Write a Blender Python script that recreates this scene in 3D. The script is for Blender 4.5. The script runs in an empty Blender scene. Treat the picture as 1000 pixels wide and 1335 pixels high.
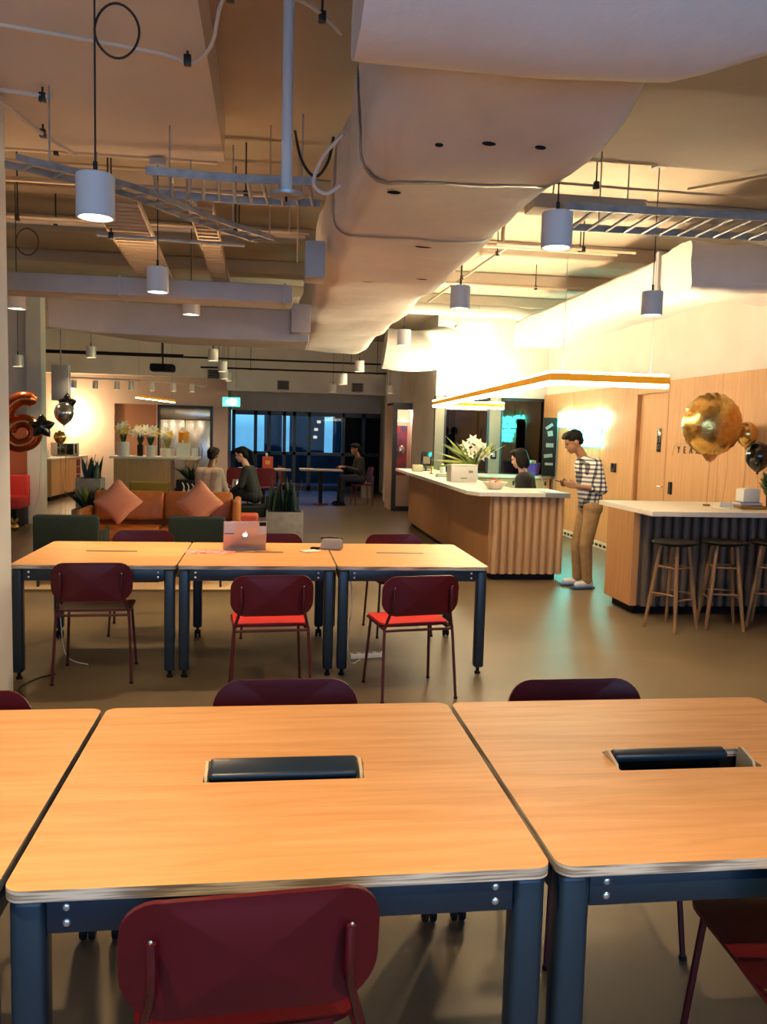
import bpy, bmesh, math, random
from mathutils import Vector, Matrix, noise
R = math.radians
PI = math.pi
V = Vector
random.seed(4)
sc = bpy.context.scene
COL = sc.collection

# ------------------------------------------------------------------ materials
def mat(name, col=(.8, .8, .8), rough=.5, metal=0., spec=.5, emit=None, estr=0., coat=0., sheen=0.):
    m = bpy.data.materials.new(name)
    m.use_nodes = True
    b = m.node_tree.nodes['Principled BSDF']
    b.inputs['Base Color'].default_value = (*col, 1)
    b.inputs['Roughness'].default_value = rough
    b.inputs['Metallic'].default_value = metal
    b.inputs['Specular IOR Level'].default_value = spec
    if coat: b.inputs['Coat Weight'].default_value = coat
    if sheen: b.inputs['Sheen Weight'].default_value = sheen
    if emit:
        b.inputs['Emission Color'].default_value = (*emit, 1)
        b.inputs['Emission Strength'].default_value = estr
    return m

def nodes(m):
    nt = m.node_tree
    return nt, nt.nodes['Principled BSDF']

def noise_col(m, c1, c2, scale=(1, 1, 1), nscale=5., detail=6., lo=.35, hi=.65, bump=0., bdist=.002, rough=None, dist=0., coord='Object'):
    """base colour runs between two shades of the thing's own colour; optional bump from the same noise"""
    nt, b = nodes(m)
    tc = nt.nodes.new('ShaderNodeTexCoord'); mp = nt.nodes.new('ShaderNodeMapping')
    mp.inputs['Scale'].default_value = scale
    nz = nt.nodes.new('ShaderNodeTexNoise'); nz.inputs['Scale'].default_value = nscale
    nz.inputs['Detail'].default_value = detail; nz.inputs['Distortion'].default_value = dist
    cr = nt.nodes.new('ShaderNodeValToRGB')
    cr.color_ramp.elements[0].position = lo; cr.color_ramp.elements[1].position = hi
    cr.color_ramp.elements[0].color = (*c1, 1); cr.color_ramp.elements[1].color = (*c2, 1)
    L = nt.links.new
    L(tc.outputs[coord], mp.inputs['Vector']); L(mp.outputs[0], nz.inputs['Vector'])
    L(nz.outputs[0], cr.inputs[0]); L(cr.outputs[0], b.inputs['Base Color'])
    if bump:
        bp = nt.nodes.new('ShaderNodeBump'); bp.inputs['Strength'].default_value = bump; bp.inputs['Distance'].default_value = bdist
        L(nz.outputs[0], bp.inputs['Height']); L(bp.outputs[0], b.inputs['Normal'])
    if rough:
        mr = nt.nodes.new('ShaderNodeMapRange')
        mr.inputs[3].default_value = rough[0]; mr.inputs[4].default_value = rough[1]
        L(nz.outputs[0], mr.inputs[0]); L(mr.outputs[0], b.inputs['Roughness'])
    return m

M = {}
M['table'] = noise_col(mat('table_wood', rough=.42, spec=.35), (.62, .30, .105), (.77, .41, .17), (.7, 9, 1), 3.2, 8, .3, .7, dist=.6)
M['ply'] = noise_col(mat('ply_edge', rough=.6), (.18, .15, .11), (.55, .5, .4), (2, 2, 60), 3, 3, .4, .6)
M['timber'] = noise_col(mat('timber_wall', rough=.5, spec=.3), (.58, .31, .14), (.68, .39, .19), (9, 9, .5), 3, 6, .3, .7)
M['timber2'] = noise_col(mat('timber_counter', rough=.5, spec=.3), (.44, .215, .088), (.53, .28, .12), (9, 9, .5), 3, 6, .3, .7)
M['slat'] = noise_col(mat('timber_slat', rough=.55, spec=.3), (.55, .33, .17), (.68, .43, .23), (12, 12, .6), 3, 6, .3, .7)
M['slat_grey'] = noise_col(mat('timber_slat_stained', rough=.55), (.095, .075, .062), (.135, .108, .09), (12, 12, .6), 3, 6, .3, .7)
M['stool_wood'] = noise_col(mat('stool_oak', rough=.5), (.24, .13, .05), (.33, .185, .08), (8, 8, 1), 4, 5, .3, .7)
M['island'] = noise_col(mat('island_wood', rough=.5), (.42, .25, .11), (.5, .31, .15), (6, 6, .6), 3, 5, .3, .7)
M['niche'] = mat('niche_wood', (.36, .17, .09), .5)
M['navy'] = mat('navy_steel', (.008, .021, .036), .36, .0, .5)
M['burg'] = mat('burgundy_shell', (.075, .003, .007), .42, 0, .35)
M['burgtube'] = mat('burgundy_tube', (.065, .005, .009), .35)
M['redseat'] = mat('red_seat_pad', (.56, .010, .010), .75)
M['floor'] = noise_col(mat('polished_concrete', rough=.3, spec=.45), (.085, .062, .036), (.16, .122, .074), (1, 1, 1), .9, 9, .3, .7, rough=(.36, .5), dist=.4)
M['conc'] = noise_col(mat('ceiling_concrete', rough=.9), (.39, .325, .255), (.50, .43, .345), (1, 1, 1), .8, 8, .3, .7, bump=.15, bdist=.02)
M['conc2'] = noise_col(mat('soffit_concrete', rough=.9), (.66, .58, .50), (.74, .66, .58), (1, 1, 1), .7, 8, .3, .7, bump=.1, bdist=.01)
M['conc_shaded'] = noise_col(mat('shaded_concrete', rough=.9), (.34, .30, .26), (.44, .40, .35), (1, 1, 1), .7, 8, .3, .7, bump=.1, bdist=.01)  # right soffit's dimmer light painted in as darker concrete; duct stub shares it
M['white'] = noise_col(mat('white_plaster', rough=.85), (.70, .66, .60), (.76, .72, .66), nscale=2)
M['taupe'] = mat('taupe_paint', (.20, .175, .135), .8)
M['pillar'] = noise_col(mat('pillar_paint', rough=.7), (.72, .72, .73), (.77, .77, .78), nscale=2)
M['pinkwall'] = noise_col(mat('kitchen_paint', rough=.8), (.66, .52, .45), (.70, .56, .49), nscale=2)
M['orangewall'] = mat('orange_panel', (.50, .14, .06), .7)
M['slab'] = noise_col(mat('white_worktop', rough=.35), (.74, .68, .58), (.80, .74, .64), nscale=8)
M['black'] = mat('black_matt', (.006, .006, .0065), .6, spec=.2)
M['blackgl'] = mat('black_gloss', (.006, .006, .007), .15)
M['blackframe'] = mat('black_frame', (.01, .011, .013), .35)
M['grey'] = noise_col(mat('galvanised', rough=.45, metal=.5), (.30, .31, .33), (.42, .43, .45), nscale=14)
M['greybox'] = noise_col(mat('grey_duct_paint', rough=.6), (.36, .35, .36), (.43, .42, .42), nscale=3)
M['pend'] = mat('pendant_paint', (.62, .64, .68), .55)
M['pendin'] = mat('pendant_inside', (.8, .78, .72), .4)
M['cord'] = mat('black_cord', (.01, .01, .01), .6)
M['bulb'] = mat('lamp_diffuser', (.9, .9, .9), .4, emit=(1, .80, .55), estr=6)
M['bulbfar'] = mat('lamp_diffuser_small', (.9, .9, .9), .4, emit=(1, .78, .5), estr=5)
M['led'] = mat('led_strip', (.9, .9, .9), .4, emit=(1, .82, .52), estr=34)
M['ledup'] = mat('led_strip_up', (.9, .9, .9), .4, emit=(1, .76, .44), estr=150)
M['ledup_fill'] = mat('fill_strip_warm_up', (.9, .9, .9), .4, emit=(1, .62, .30), estr=30)
M['ledwood_glow'] = mat('led_frame_added_glow', (.80, .34, .02), .45, emit=(.85, .30, .0), estr=.45)  # timber sides get an added amber glow in place of light falling on them
M['neon'] = mat('neon_tube', (.5, 1, 1), .3, emit=(.055, .95, .86), estr=34)
M['bolt'] = mat('zinc_bolt', (.65, .68, .72), .25, .9)
M['cream'] = mat('cream_plastic', (.62, .50, .30), .5)
M['paper'] = mat('white_paper', (.80, .76, .68), .7)
M['pinkpaper'] = noise_col(mat('pink_print', rough=.6), (.62, .10, .10), (.80, .42, .36), nscale=22, lo=.45, hi=.55)
M['alu'] = mat('laptop_rose_aluminium', (.72, .54, .46), .35, .6)
M['keys'] = mat('dark_keys', (.03, .03, .035), .5)
M['leather'] = noise_col(mat('tan_leather', rough=.42), (.55, .17, .028), (.66, .22, .04), nscale=9, bump=.1)
M['salmon'] = noise_col(mat('salmon_fabric', rough=.9, sheen=.3), (.86, .32, .19), (.92, .38, .23), nscale=60, bump=.1)
M['dkgreen'] = noise_col(mat('dark_green_fabric', rough=.9), (.006, .015, .013), (.010, .022, .019), nscale=70)
M['olive'] = mat('olive_fabric', (.20, .15, .02), .85)
M['planter'] = noise_col(mat('grey_planter', rough=.75), (.20, .19, .18), (.25, .24, .23), nscale=12)
M['leaf'] = noise_col(mat('leaf_green', rough=.45), (.02, .055, .015), (.05, .10, .03), nscale=12)
M['leafl'] = noise_col(mat('leaf_light', rough=.45), (.20, .28, .04), (.40, .42, .10), nscale=12)
M['leafd'] = noise_col(mat('leaf_dark', rough=.45), (.008, .022, .012), (.02, .045, .02), nscale=12)
M['lily'] = mat('lily_petal', (.85, .80, .62), .6)
M['yellow'] = mat('yellow_petal', (.75, .50, .06), .6)
M['juice'] = mat('orange_juice', (.85, .33, .01), .3)
M['steel'] = noise_col(mat('stainless', rough=.26, metal=.9), (.50, .48, .45), (.58, .56, .52), (.4, .4, 30), 4, 3)
M['micro'] = mat('microwave_steel', (.5, .49, .47), .35, .5)
M['lampshade'] = mat('lit_lamp_shade', (.9, .8, .6), .8, emit=(1, .72, .36), estr=7)
M['gold'] = noise_col(mat('gold_foil', rough=.22, metal=.95), (.60, .34, .08), (.80, .52, .18), nscale=16, bump=.5, bdist=.012, rough=(.12, .34))
M['goldl'] = mat('gold_latex', (.70, .42, .12), .16, .85)
M['blacklatex'] = mat('black_latex', (.006, .006, .007), .14, coat=.4)
M['orangefoil'] = mat('orange_foil', (.62, .13, .035), .18, .85)
M['silver'] = mat('silver_foil', (.62, .60, .60), .15, .9)
M['redbench'] = mat('red_upholstery', (.62, .03, .025), .7)
M['redchair'] = mat('dark_red_chair', (.14, .008, .012), .5)
M['rug'] = noise_col(mat('woven_rug', rough=.95), (.48, .33, .18), (.60, .43, .26), (40, 3, 1), 3, 3)
M['rugedge'] = mat('rug_binding', (.16, .11, .06), .9)
M['skin1'] = mat('skin_warm_brown', (.28, .13, .065), .5)
M['skin2'] = mat('skin_light', (.56, .32, .21), .5)
M['hair'] = noise_col(mat('black_hair', rough=.6, spec=.15), (.003, .0025, .0025), (.008, .0065, .006), (20, 20, 4), 6, 4)
M['khaki'] = noise_col(mat('khaki_cotton', rough=.85), (.30, .175, .075), (.37, .225, .10), nscale=14, bump=.2, bdist=.01)
M['blacktop'] = mat('black_cotton', (.010, .010, .011), .85)
M['greytop'] = noise_col(mat('taupe_cotton', rough=.9), (.34, .26, .20), (.40, .31, .25), nscale=12)
M['denim'] = mat('dark_denim', (.015, .02, .035), .8)
M['shoe'] = mat('shoe_white', (.70, .70, .72), .5)
M['shoeb'] = mat('shoe_blue', (.05, .12, .25), .5)
M['purple'] = mat('purple_tub', (.10, .05, .32), .4)
M['exit'] = mat('exit_lit_green', (.1, .6, .4), .5, emit=(.10, .85, .62), estr=1.6)
M['exitw'] = mat('exit_lit_white', (.9, .9, .9), .5, emit=(.85, 1, .95), estr=2.2)
M['redext'] = mat('extinguisher_red', (.42, .015, .02), .35)
M['carton'] = mat('red_orange_carton', (.62, .09, .04), .6)
M['cyanled'] = mat('purple_screen', (.3, .2, .9), .5, emit=(.45, .30, 1), estr=2.)
M['pinkled'] = mat('pink_led', (1, .5, .4), .5, emit=(1, .30, .20), estr=5)
M['boothwall'] = mat('booth_wall', (.62, .42, .32), .8)
M['art'] = noise_col(mat('dark_print', rough=.6), (.30, .02, .03), (.03, .04, .12), nscale=5, lo=.4, hi=.6)
M['tower'] = noise_col(mat('far_building', rough=.9), (.010, .018, .030), (.022, .034, .05), nscale=1.5)
M['officewin'] = mat('far_lit_window', (.5, .4, .3), .5, emit=(1, .72, .42), estr=1.2)
M['blackgold'] = mat('tray_brass', (.34, .20, .04), .35, .6)
M['greybook'] = mat('grey_book', (.28, .26, .26), .6)

# duct lagging: off white cloth with soft creases
m = noise_col(mat('duct_lagging', rough=.75), (.66, .60, .58), (.75, .69, .68), nscale=1.6, detail=8, bump=.5, bdist=.05)
M['lag'] = m
M['tape'] = mat('foil_tape', (.55, .55, .58), .35, .5)

# glass that reflects and lets light through
def glass(name, tint, refl, rough=.02):
    m = bpy.data.materials.new(name); m.use_nodes = True
    nt = m.node_tree; nt.nodes.clear()
    o = nt.nodes.new('ShaderNodeOutputMaterial'); mx = nt.nodes.new('ShaderNodeMixShader')
    t = nt.nodes.new('ShaderNodeBsdfTransparent'); t.inputs[0].default_value = (*tint, 1)
    g = nt.nodes.new('ShaderNodeBsdfGlossy'); g.inputs['Roughness'].default_value = rough
    fr = nt.nodes.new('ShaderNodeFresnel'); fr.inputs[0].default_value = refl
    L = nt.links.new
    L(fr.outputs[0], mx.inputs[0]); L(t.outputs[0], mx.inputs[1]); L(g.outputs[0], mx.inputs[2]); L(mx.outputs[0], o.inputs[0])
    return m
M['glass'] = glass('tinted_glass', (.8, .85, .9), 1.2)
M['darkglass'] = glass('dark_office_glass', (.30, .30, .29), 1.75)
M['clear'] = glass('clear_glass', (.92, .95, .94), 1.45)

# plaid shirt: dark bands both ways on off white
def plaid():
    m = mat('plaid_cotton', rough=.85); nt, b = nodes(m); L = nt.links.new
    tc = nt.nodes.new('ShaderNodeTexCoord'); sp = nt.nodes.new('ShaderNodeSeparateXYZ'); L(tc.outputs['Object'], sp.inputs[0])
    def band(sock, period, width):
        d = nt.nodes.new('ShaderNodeMath'); d.operation = 'DIVIDE'; d.inputs[1].default_value = period; L(sock, d.inputs[0])
        f = nt.nodes.new('ShaderNodeMath'); f.operation = 'FRACT'; L(d.outputs[0], f.inputs[0])
        c = nt.nodes.new('ShaderNodeMath'); c.operation = 'LESS_THAN'; c.inputs[1].default_value = width; L(f.outputs[0], c.inputs[0])
        return c.outputs[0]
    ad = nt.nodes.new('ShaderNodeMath'); ad.operation = 'MULTIPLY_ADD'; ad.inputs[1].default_value = .3; L(sp.outputs[1], ad.inputs[0]); L(sp.outputs[0], ad.inputs[2])
    h = band(sp.outputs[2], .046, .46); v = band(ad.outputs[0], .050, .38)
    s = nt.nodes.new('ShaderNodeMath'); s.operation = 'ADD'; L(h, s.inputs[0]); L(v, s.inputs[1])
    s2 = nt.nodes.new('ShaderNodeMath'); s2.operation = 'DIVIDE'; s2.inputs[1].default_value = 2; L(s.outputs[0], s2.inputs[0])
    cr = nt.nodes.new('ShaderNodeValToRGB'); L(s2.outputs[0], cr.inputs[0])
    cr.color_ramp.interpolation = 'CONSTANT'
    e = cr.color_ramp.elements
    e[0].position = 0; e[0].color = (.72, .70, .66, 1); e[1].position = .4; e[1].color = (.16, .16, .17, 1)
    n = e.new(.9); n.color = (.015, .015, .02, 1)
    L(cr.outputs[0], b.inputs['Base Color'])
    return m
M['plaid'] = plaid()

# ------------------------------------------------------------------ mesh helpers
class MB:
    def __init__(s):
        s.bm = bmesh.new()
    def _mi(s, verts, mi):
        if mi:
            for v in verts:
                for f in v.link_faces: f.material_index = mi
    def box(s, a, b, bev=0., seg=2, mi=0, M4=None):
        g = bmesh.ops.create_cube(s.bm, size=1)['verts']
        c = [(a[i] + b[i]) / 2 for i in range(3)]; d = [abs(b[i] - a[i]) for i in range(3)]
        for v in g: v.co = V((c[0] + v.co.x * d[0], c[1] + v.co.y * d[1], c[2] + v.co.z * d[2]))
        if bev:
            es = list({e for v in g for e in v.link_edges})
            r = bmesh.ops.bevel(s.bm, geom=es, offset=bev, segments=seg, affect='EDGES', profile=.5)
            g = list({v for f in r['faces'] for v in f.verts} | {v for v in g if v.is_valid})
        if M4 is not None:
            for v in g: v.co = M4 @ v.co
        s._mi(g, mi)
        return g
    def tube(s, pts, r, seg=8, closed=False, cap=True, mi=0):
        pts = [V(p) for p in pts]; n = len(pts)
        rs = r if isinstance(r, (list, tuple)) else [r] * n
        rings = []; up = None
        for i, p in enumerate(pts):
            a = pts[i - 1] if (i > 0 or closed) else p
            b = pts[(i + 1) % n] if (i < n - 1 or closed) else p
            t = (b - a).normalized()
            if up is None:
                up = V((0, 0, 1)) if abs(t.z) < .9 else V((1, 0, 0))
            x = up - t * up.dot(t)
            if x.length < 1e-5: x = V((0, 1, 0)) - t * t.y
            x.normalize(); up = x; y = t.cross(x)
            rings.append([s.bm.verts.new(p + (x * math.cos(k * 2 * PI / seg) + y * math.sin(k * 2 * PI / seg)) * rs[i]) for k in range(seg)])
        allv = [v for q in rings for v in q]
        for i in range(n if closed else n - 1):
            q, w = rings[i], rings[(i + 1) % n]
            for k in range(seg):
                s.bm.faces.new((q[k], q[(k + 1) % seg], w[(k + 1) % seg], w[k]))
        if cap and not closed:
            s.bm.faces.new(rings[0][::-1]); s.bm.faces.new(rings[-1])
        s._mi(allv, mi)
        return allv
    def lathe(s, prof, c=(0, 0, 0), seg=24, mi=0, M4=None):
        rings = []; c = V(c)
        for r, z in prof:
            if r < 1e-6: rings.append([s.bm.verts.new(c + V((0, 0, z)))])
            else: rings.append([s.bm.verts.new(c + V((r * math.cos(k * 2 * PI / seg), r * math.sin(k * 2 * PI / seg), z))) for k in range(seg)])
        for a, b in zip(rings, rings[1:]):
            for k in range(seg):
                k2 = (k + 1) % seg
                if len(a) == 1 and len(b) == 1: continue
                if len(a) == 1: s.bm.faces.new((a[0], b[k2], b[k]))
                elif len(b) == 1: s.bm.faces.new((a[k], a[k2], b[0]))
                else: s.bm.faces.new((a[k], a[k2], b[k2], b[k]))
        g = [v for q in rings for v in q]
        if M4 is not None:
            for v in g: v.co = M4 @ v.co
        s._mi(g, mi)
        return g
    def cyl(s, c, r, z0, z1, seg=20, mi=0):
        return s.lathe([(0, z0), (r, z0), (r, z1), (0, z1)], (c[0], c[1], 0), seg, mi)
    def ell(s, c, r, seg=16, mi=0, M4=None):
        nv = max(6, seg // 2 + 2)
        g = s.lathe([(math.sin(PI * k / nv), -math.cos(PI * k / nv)) for k in range(nv + 1)], (0, 0, 0), seg)
        for v in g:
            v.co = V((v.co.x * r[0], v.co.y * r[1], v.co.z * r[2]))
            if M4 is not None: v.co = M4 @ v.co
            v.co += V(c)
        s._mi(g, mi)
        return g
    def cap(s, p, q, r1, r2, seg=12):
        """tapered capsule (closed pieces, for remeshing)"""
        p, q = V(p), V(q)
        d = q - p
        n = max(2, int(d.length / (min(r1, r2) * .6)) + 1)
        if n > 14: n = 14
        for i in range(n + 1):
            t = i / n; r = r1 + (r2 - r1) * t
            s.ell(p + d * t, (r, r, r), seg)
    def prism(s, poly, y0, y1, axis='y', mi=0):
        """closed polygon (a,b) extruded along an axis"""
        f = {'y': lambda a, b, t: (a, t, b), 'x': lambda a, b, t: (t, a, b), 'z': lambda a, b, t: (a, b, t)}[axis]
        A = [s.bm.verts.new(f(a, b, y0)) for a, b in poly]; B = [s.bm.verts.new(f(a, b, y1)) for a, b in poly]
        n = len(poly)
        s.bm.faces.new(A); s.bm.faces.new(B[::-1])
        for k in range(n): s.bm.faces.new((A[k], B[k], B[(k + 1) % n], A[(k + 1) % n]))
        s._mi(A + B, mi)
        return A + B
    def plate(s, outline, fn, th, nrm, rings=5, mi=0):
        """a curved plate: rings of the outline shrunk to its centre, mapped by fn(a,b)->3D, th thick along nrm"""
        cx = sum(p[0] for p in outline) / len(outline); cy = sum(p[1] for p in outline) / len(outline)
        n = len(outline); nv = V(nrm).normalized()
        F, B = [], []
        for i in range(rings):
            t = 1 - i / rings
            rowF, rowB = [], []
            for a, b in outline:
                p = V(fn(cx + (a - cx) * t, cy + (b - cy) * t))
                rowF.append(s.bm.verts.new(p + nv * th / 2)); rowB.append(s.bm.verts.new(p - nv * th / 2))
            F.append(rowF); B.append(rowB)
        p = V(fn(cx, cy)); cf = s.bm.verts.new(p + nv * th / 2); cb = s.bm.verts.new(p - nv * th / 2)
        for X in (F, B):
            for i in range(rings - 1):
                for k in range(n):
                    s.bm.faces.new((X[i][k], X[i][(k + 1) % n], X[i + 1][(k + 1) % n], X[i + 1][k]))
        for k in range(n):
            s.bm.faces.new((F[-1][k], F[-1][(k + 1) % n], cf)); s.bm.faces.new((B[-1][k], B[-1][(k + 1) % n], cb))
            s.bm.faces.new((F[0][k], F[0][(k + 1) % n], B[0][(k + 1) % n], B[0][k]))
        g = [v for X in (F, B) for row in X for v in row] + [cf, cb]
        s._mi(g, mi)
        return g
    def blade(s, base, tip, w, bend=(0, 0, 0), n=6, mi=0, th=.004, side=None):
        """leaf: a tapered, slightly folded strip with thickness"""
        b, t = V(base), V(tip); d = t - b
        sd = side if side is not None else d.cross(V((random.uniform(-1, 1), random.uniform(-1, 1), .2)))
        sd = V(sd); sd = (sd - d * (sd.dot(d) / max(d.length_squared, 1e-9))).normalized()
        nn = d.cross(sd).normalized()
        prev = None
        for i in range(n + 1):
            u = i / n
            p = b + d * u + V(bend) * (u * u)
            ww = w * (.35 + .9 * math.sin(PI * min(1, u * .75 + .2))) * (1 - u ** 4) + .0008
            row = [s.bm.verts.new(p - sd * ww / 2 + nn * ww * .12), s.bm.verts.new(p - nn * th), s.bm.verts.new(p + sd * ww / 2 + nn * ww * .12), s.bm.verts.new(p + nn * th)]
            if prev:
                for k in range(4):
                    f = s.bm.faces.new((prev[k], prev[(k + 1) % 4], row[(k + 1) % 4], row[k])); f.material_index = mi
            prev = row
    def build(s, name, mats, parent=None, smooth=True, ang=38, loc=None, fix=True):
        me = bpy.data.meshes.new(name)
        if fix: bmesh.ops.recalc_face_normals(s.bm, faces=s.bm.faces[:])
        s.bm.to_mesh(me); s.bm.free()
        for mm in (mats if isinstance(mats, (list, tuple)) else [mats]): me.materials.append(mm)
        if smooth:
            me.shade_smooth(); me.set_sharp_from_angle(angle=R(ang))
        o = bpy.data.objects.new(name, me); COL.objects.link(o)
        if parent is not None: o.parent = parent
        if loc is not None: o.location = loc
        return o

def tag(o, label=None, cat=None, group=None, kind=None):
    if label: o['label'] = label
    if cat: o['category'] = cat
    if group: o['group'] = group
    if kind: o['kind'] = kind
    return o

def thing(name, label, cat, loc=(0, 0, 0), rz=0., group=None):
    o = bpy.data.objects.new(name, None); COL.objects.link(o)
    o.empty_display_size = .1
    o.location = loc; o.rotation_euler = (0, 0, rz)
    return tag(o, label, cat, group)

KIDS = {}
def dup(root, loc, rz=0., label=None, group=None):
    def cp(o, par):
        c = o.copy(); COL.objects.link(c)
        c.parent = par
        for ch in list(o.children): cp(ch, c)
        return c
    r = cp(root, None)
    r.location = loc; r.rotation_euler = (0, 0, rz)
    if label: r['label'] = label
    if group: r['group'] = group
    return r

def struct(name, mb, m, label=None, smooth=False):
    o = mb.build(name, m, smooth=smooth)
    o['kind'] = 'structure'
    if label: o['label'] = label
    return o

def rrect(w, h, r, n=6, cx=0., cy=0.):
    out = []
    for (sx, sy, a0) in ((1, 1, 0), (-1, 1, 90), (-1, -1, 180), (1, -1, 270)):
        for k in range(n + 1):
            a = R(a0 + 90 * k / n)
            out.append((cx + sx * (w / 2 - r) + r * math.cos(a), cy + sy * (h / 2 - r) + r * math.sin(a)))
    return out

def smooth_path(pts, n=6):
    pts = [V(p) for p in pts]; out = []
    for i in range(len(pts) - 1):
        p0 = pts[max(i - 1, 0)]; p1 = pts[i]; p2 = pts[i + 1]; p3 = pts[min(i + 2, len(pts) - 1)]
        for k in range(n):
            t = k / n
            out.append(.5 * ((2 * p1) + (p2 - p0) * t + (2 * p0 - 5 * p1 + 4 * p2 - p3) * t * t + (3 * p1 - p0 - 3 * p2 + p3) * t ** 3))
    out.append(pts[-1])
    return out

def remesh(caps, voxel, name, m, parent, extra=None, smooth_it=6):
    """one continuous skin over tapered capsules (p, q, r1, r2) and ellipsoids ('e', centre, radii)"""
    b = MB()
    for c in caps:
        if c[0] == 'e': b.ell(c[1], c[2], 14, M4=(c[3] if len(c) > 3 else None))
        else: b.cap(*c)
    me = bpy.data.meshes.new('tmp'); b.bm.to_mesh(me); b.bm.free()
    o = bpy.data.objects.new('tmp', me); COL.objects.link(o)
    r = o.modifiers.new('r', 'REMESH'); r.mode = 'VOXEL'; r.voxel_size = voxel
    s = o.modifiers.new('s', 'SMOOTH'); s.iterations = smooth_it; s.factor = .5
    dg = bpy.context.evaluated_depsgraph_get()
    me2 = bpy.data.meshes.new_from_object(o.evaluated_get(dg))
    bpy.data.objects.remove(o); bpy.data.meshes.remove(me)
    me2.name = name
    if extra: extra(me2)
    me2.materials.clear()
    me2.materials.append(m); me2.shade_smooth()
    q = bpy.data.objects.new(name, me2); COL.objects.link(q)
    if parent is not None: q.parent = parent
    return q

# ------------------------------------------------------------------ the room
XR, XL, YB, YF, ZC = 4.95, -6.5, -3.5, 23.0, 3.75
b = MB(); b.box((XL - .3, YB - .3, -.2), (XR + .3, YF + .4, 0)); struct('floor', b, M['floor'], 'polished brown concrete floor')
b = MB(); b.box((XL - .3, YB - .3, ZC), (XR + .3, YF + .4, ZC + .08)); struct('ceiling', b, M['conc'], 'bare concrete ceiling slab')
b = MB(); b.box((-6.45, -3.45, 3.45), (-.33, 6.1, ZC - .001)); struct('ceiling_soffit_left', b, M['conc2'], 'dropped concrete soffit over the near tables')
b = MB(); b.box((1.75, -3.45, 3.45), (4.9, 5.55, ZC - .001)); struct('ceiling_soffit_right', b, M['conc_shaded'], 'dropped concrete soffit on the right')
# shallow ribs of the far ceiling
for k, y in enumerate((7.4, 9.2, 11., 12.8)):
    b = MB(); b.box((-6.4, y, 3.58), (4.9, y + .35, ZC - .001), .02); struct('ceiling_beam', b, M['conc'], 'concrete ceiling rib')
b = MB(); b.box((XR, YB, 0), (XR + .2, 15.2, ZC)); struct('wall_right', b, M['white'], 'white wall above the timber panelling')
b = MB(); b.box((XL - .2, YB, 0), (XL, YF, ZC)); struct('wall_left', b, M['white'], 'white wall on the left')
# wall behind the camera with a long daylight window
b = MB()
b.box((XL, YB - .2, 0), (XR, YB, .4)); b.box((XL, YB - .2, 3.1), (XR, YB, ZC)); b.box((XL, YB - .2, .4), (-3., YB, 3.1)); b.box((4., YB - .2, .4), (XR, YB, 3.1))
struct('wall_back', b, M['white'], 'wall with a wide window behind the photographer')
b = MB()
for x in (-3, -1.25, .5, 2.25, 3.94): b.box((x, YB - .14, .4), (x + .06, YB - .06, 3.1))
for z in (.4, 3.04): b.box((-3, YB - .14, z), (4, YB - .06, z + .06))
struct('window_1', b, M['blackframe'], 'dark window frame behind the photographer')

# near white pillar
b = MB(); b.box((-2.25, 3.3, 0), (-1.505, 5.2, ZC - .302), .008); struct('pillar_1', b, M['pillar'], 'white painted pillar at the left edge')
b = MB(); b.box((-3.85, 14.2, 0), (-3.62, 14.5, ZC), .006); struct('pillar_2', b, M['white'], 'slim white column by the orange panel')
b = MB(); b.box((XL, 14.32, 0), (-3.86, 14.42, ZC)); struct('partition_1', b, M['white'], 'white partition behind the number balloon')
b = MB(); b.box((XL + .02, 14.28, .55), (-3.87, 14.315, 1.62)); struct('partition_panel_1', b, M['orangewall'], 'burnt orange wall panel behind the red bench')

# right wall timber panelling up to 2.36 m with a door
ys = [-3.4, -2., -.6, .8, 2.2, 3.6, 4.9, 6.1, 7.4, 8.7, 9.93]
b = MB()
for a, c in zip(ys, ys[1:]): b.box((4.88, a + .004, .1), (4.949, c - .004, 2.36))
for a, c in zip((10.87, 12.04, 13.3), (12.04, 13.3, 14.75)): b.box((4.88, a + .004, .1), (4.949, c - .004, 2.36))
b.box((4.88, 9.934, 2.23), (4.949, 10.866, 2.36))
struct('wall_right_panelling', b, M['timber'], 'tall pale timber wall panels')
b = MB()
b.box((4.93, 9.97, 0.01), (4.948, 10.83, 2.22), .002)
d1 = struct('door_1', b, M['timber'], 'flush timber door in the panelled wall')
b = MB()
b.box((4.88, 9.935, .0), (4.949, 9.965, 2.23)); b.box((4.88, 10.835, .0), (4.949, 10.865, 2.23)); b.box((4.88, 9.965, 2.215), (4.949, 10.835, 2.23))
struct('door_frame', b, M['timber2'], 'timber door frame')
b = MB(); b.tube([(4.93, 10.03, 1.04), (4.885, 10.03, 1.04), (4.885, 10.14, 1.04)], .009); b.build('door_handle', M['bolt'], d1)
b = MB(); b.box((4.855, 10.9, 0), (4.879, 14.7, .1)); b.box((4.855, -3.4, 0), (4.879, 9.9, .1))
for k in range(24): b.box((4.852, 11.0 + k * .15, .03), (4.8549, 11.1 + k * .15, .065), mi=1)
struct('baseboard_right', b, [M['slab'], M['black']], 'white slotted baseboard')

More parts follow.
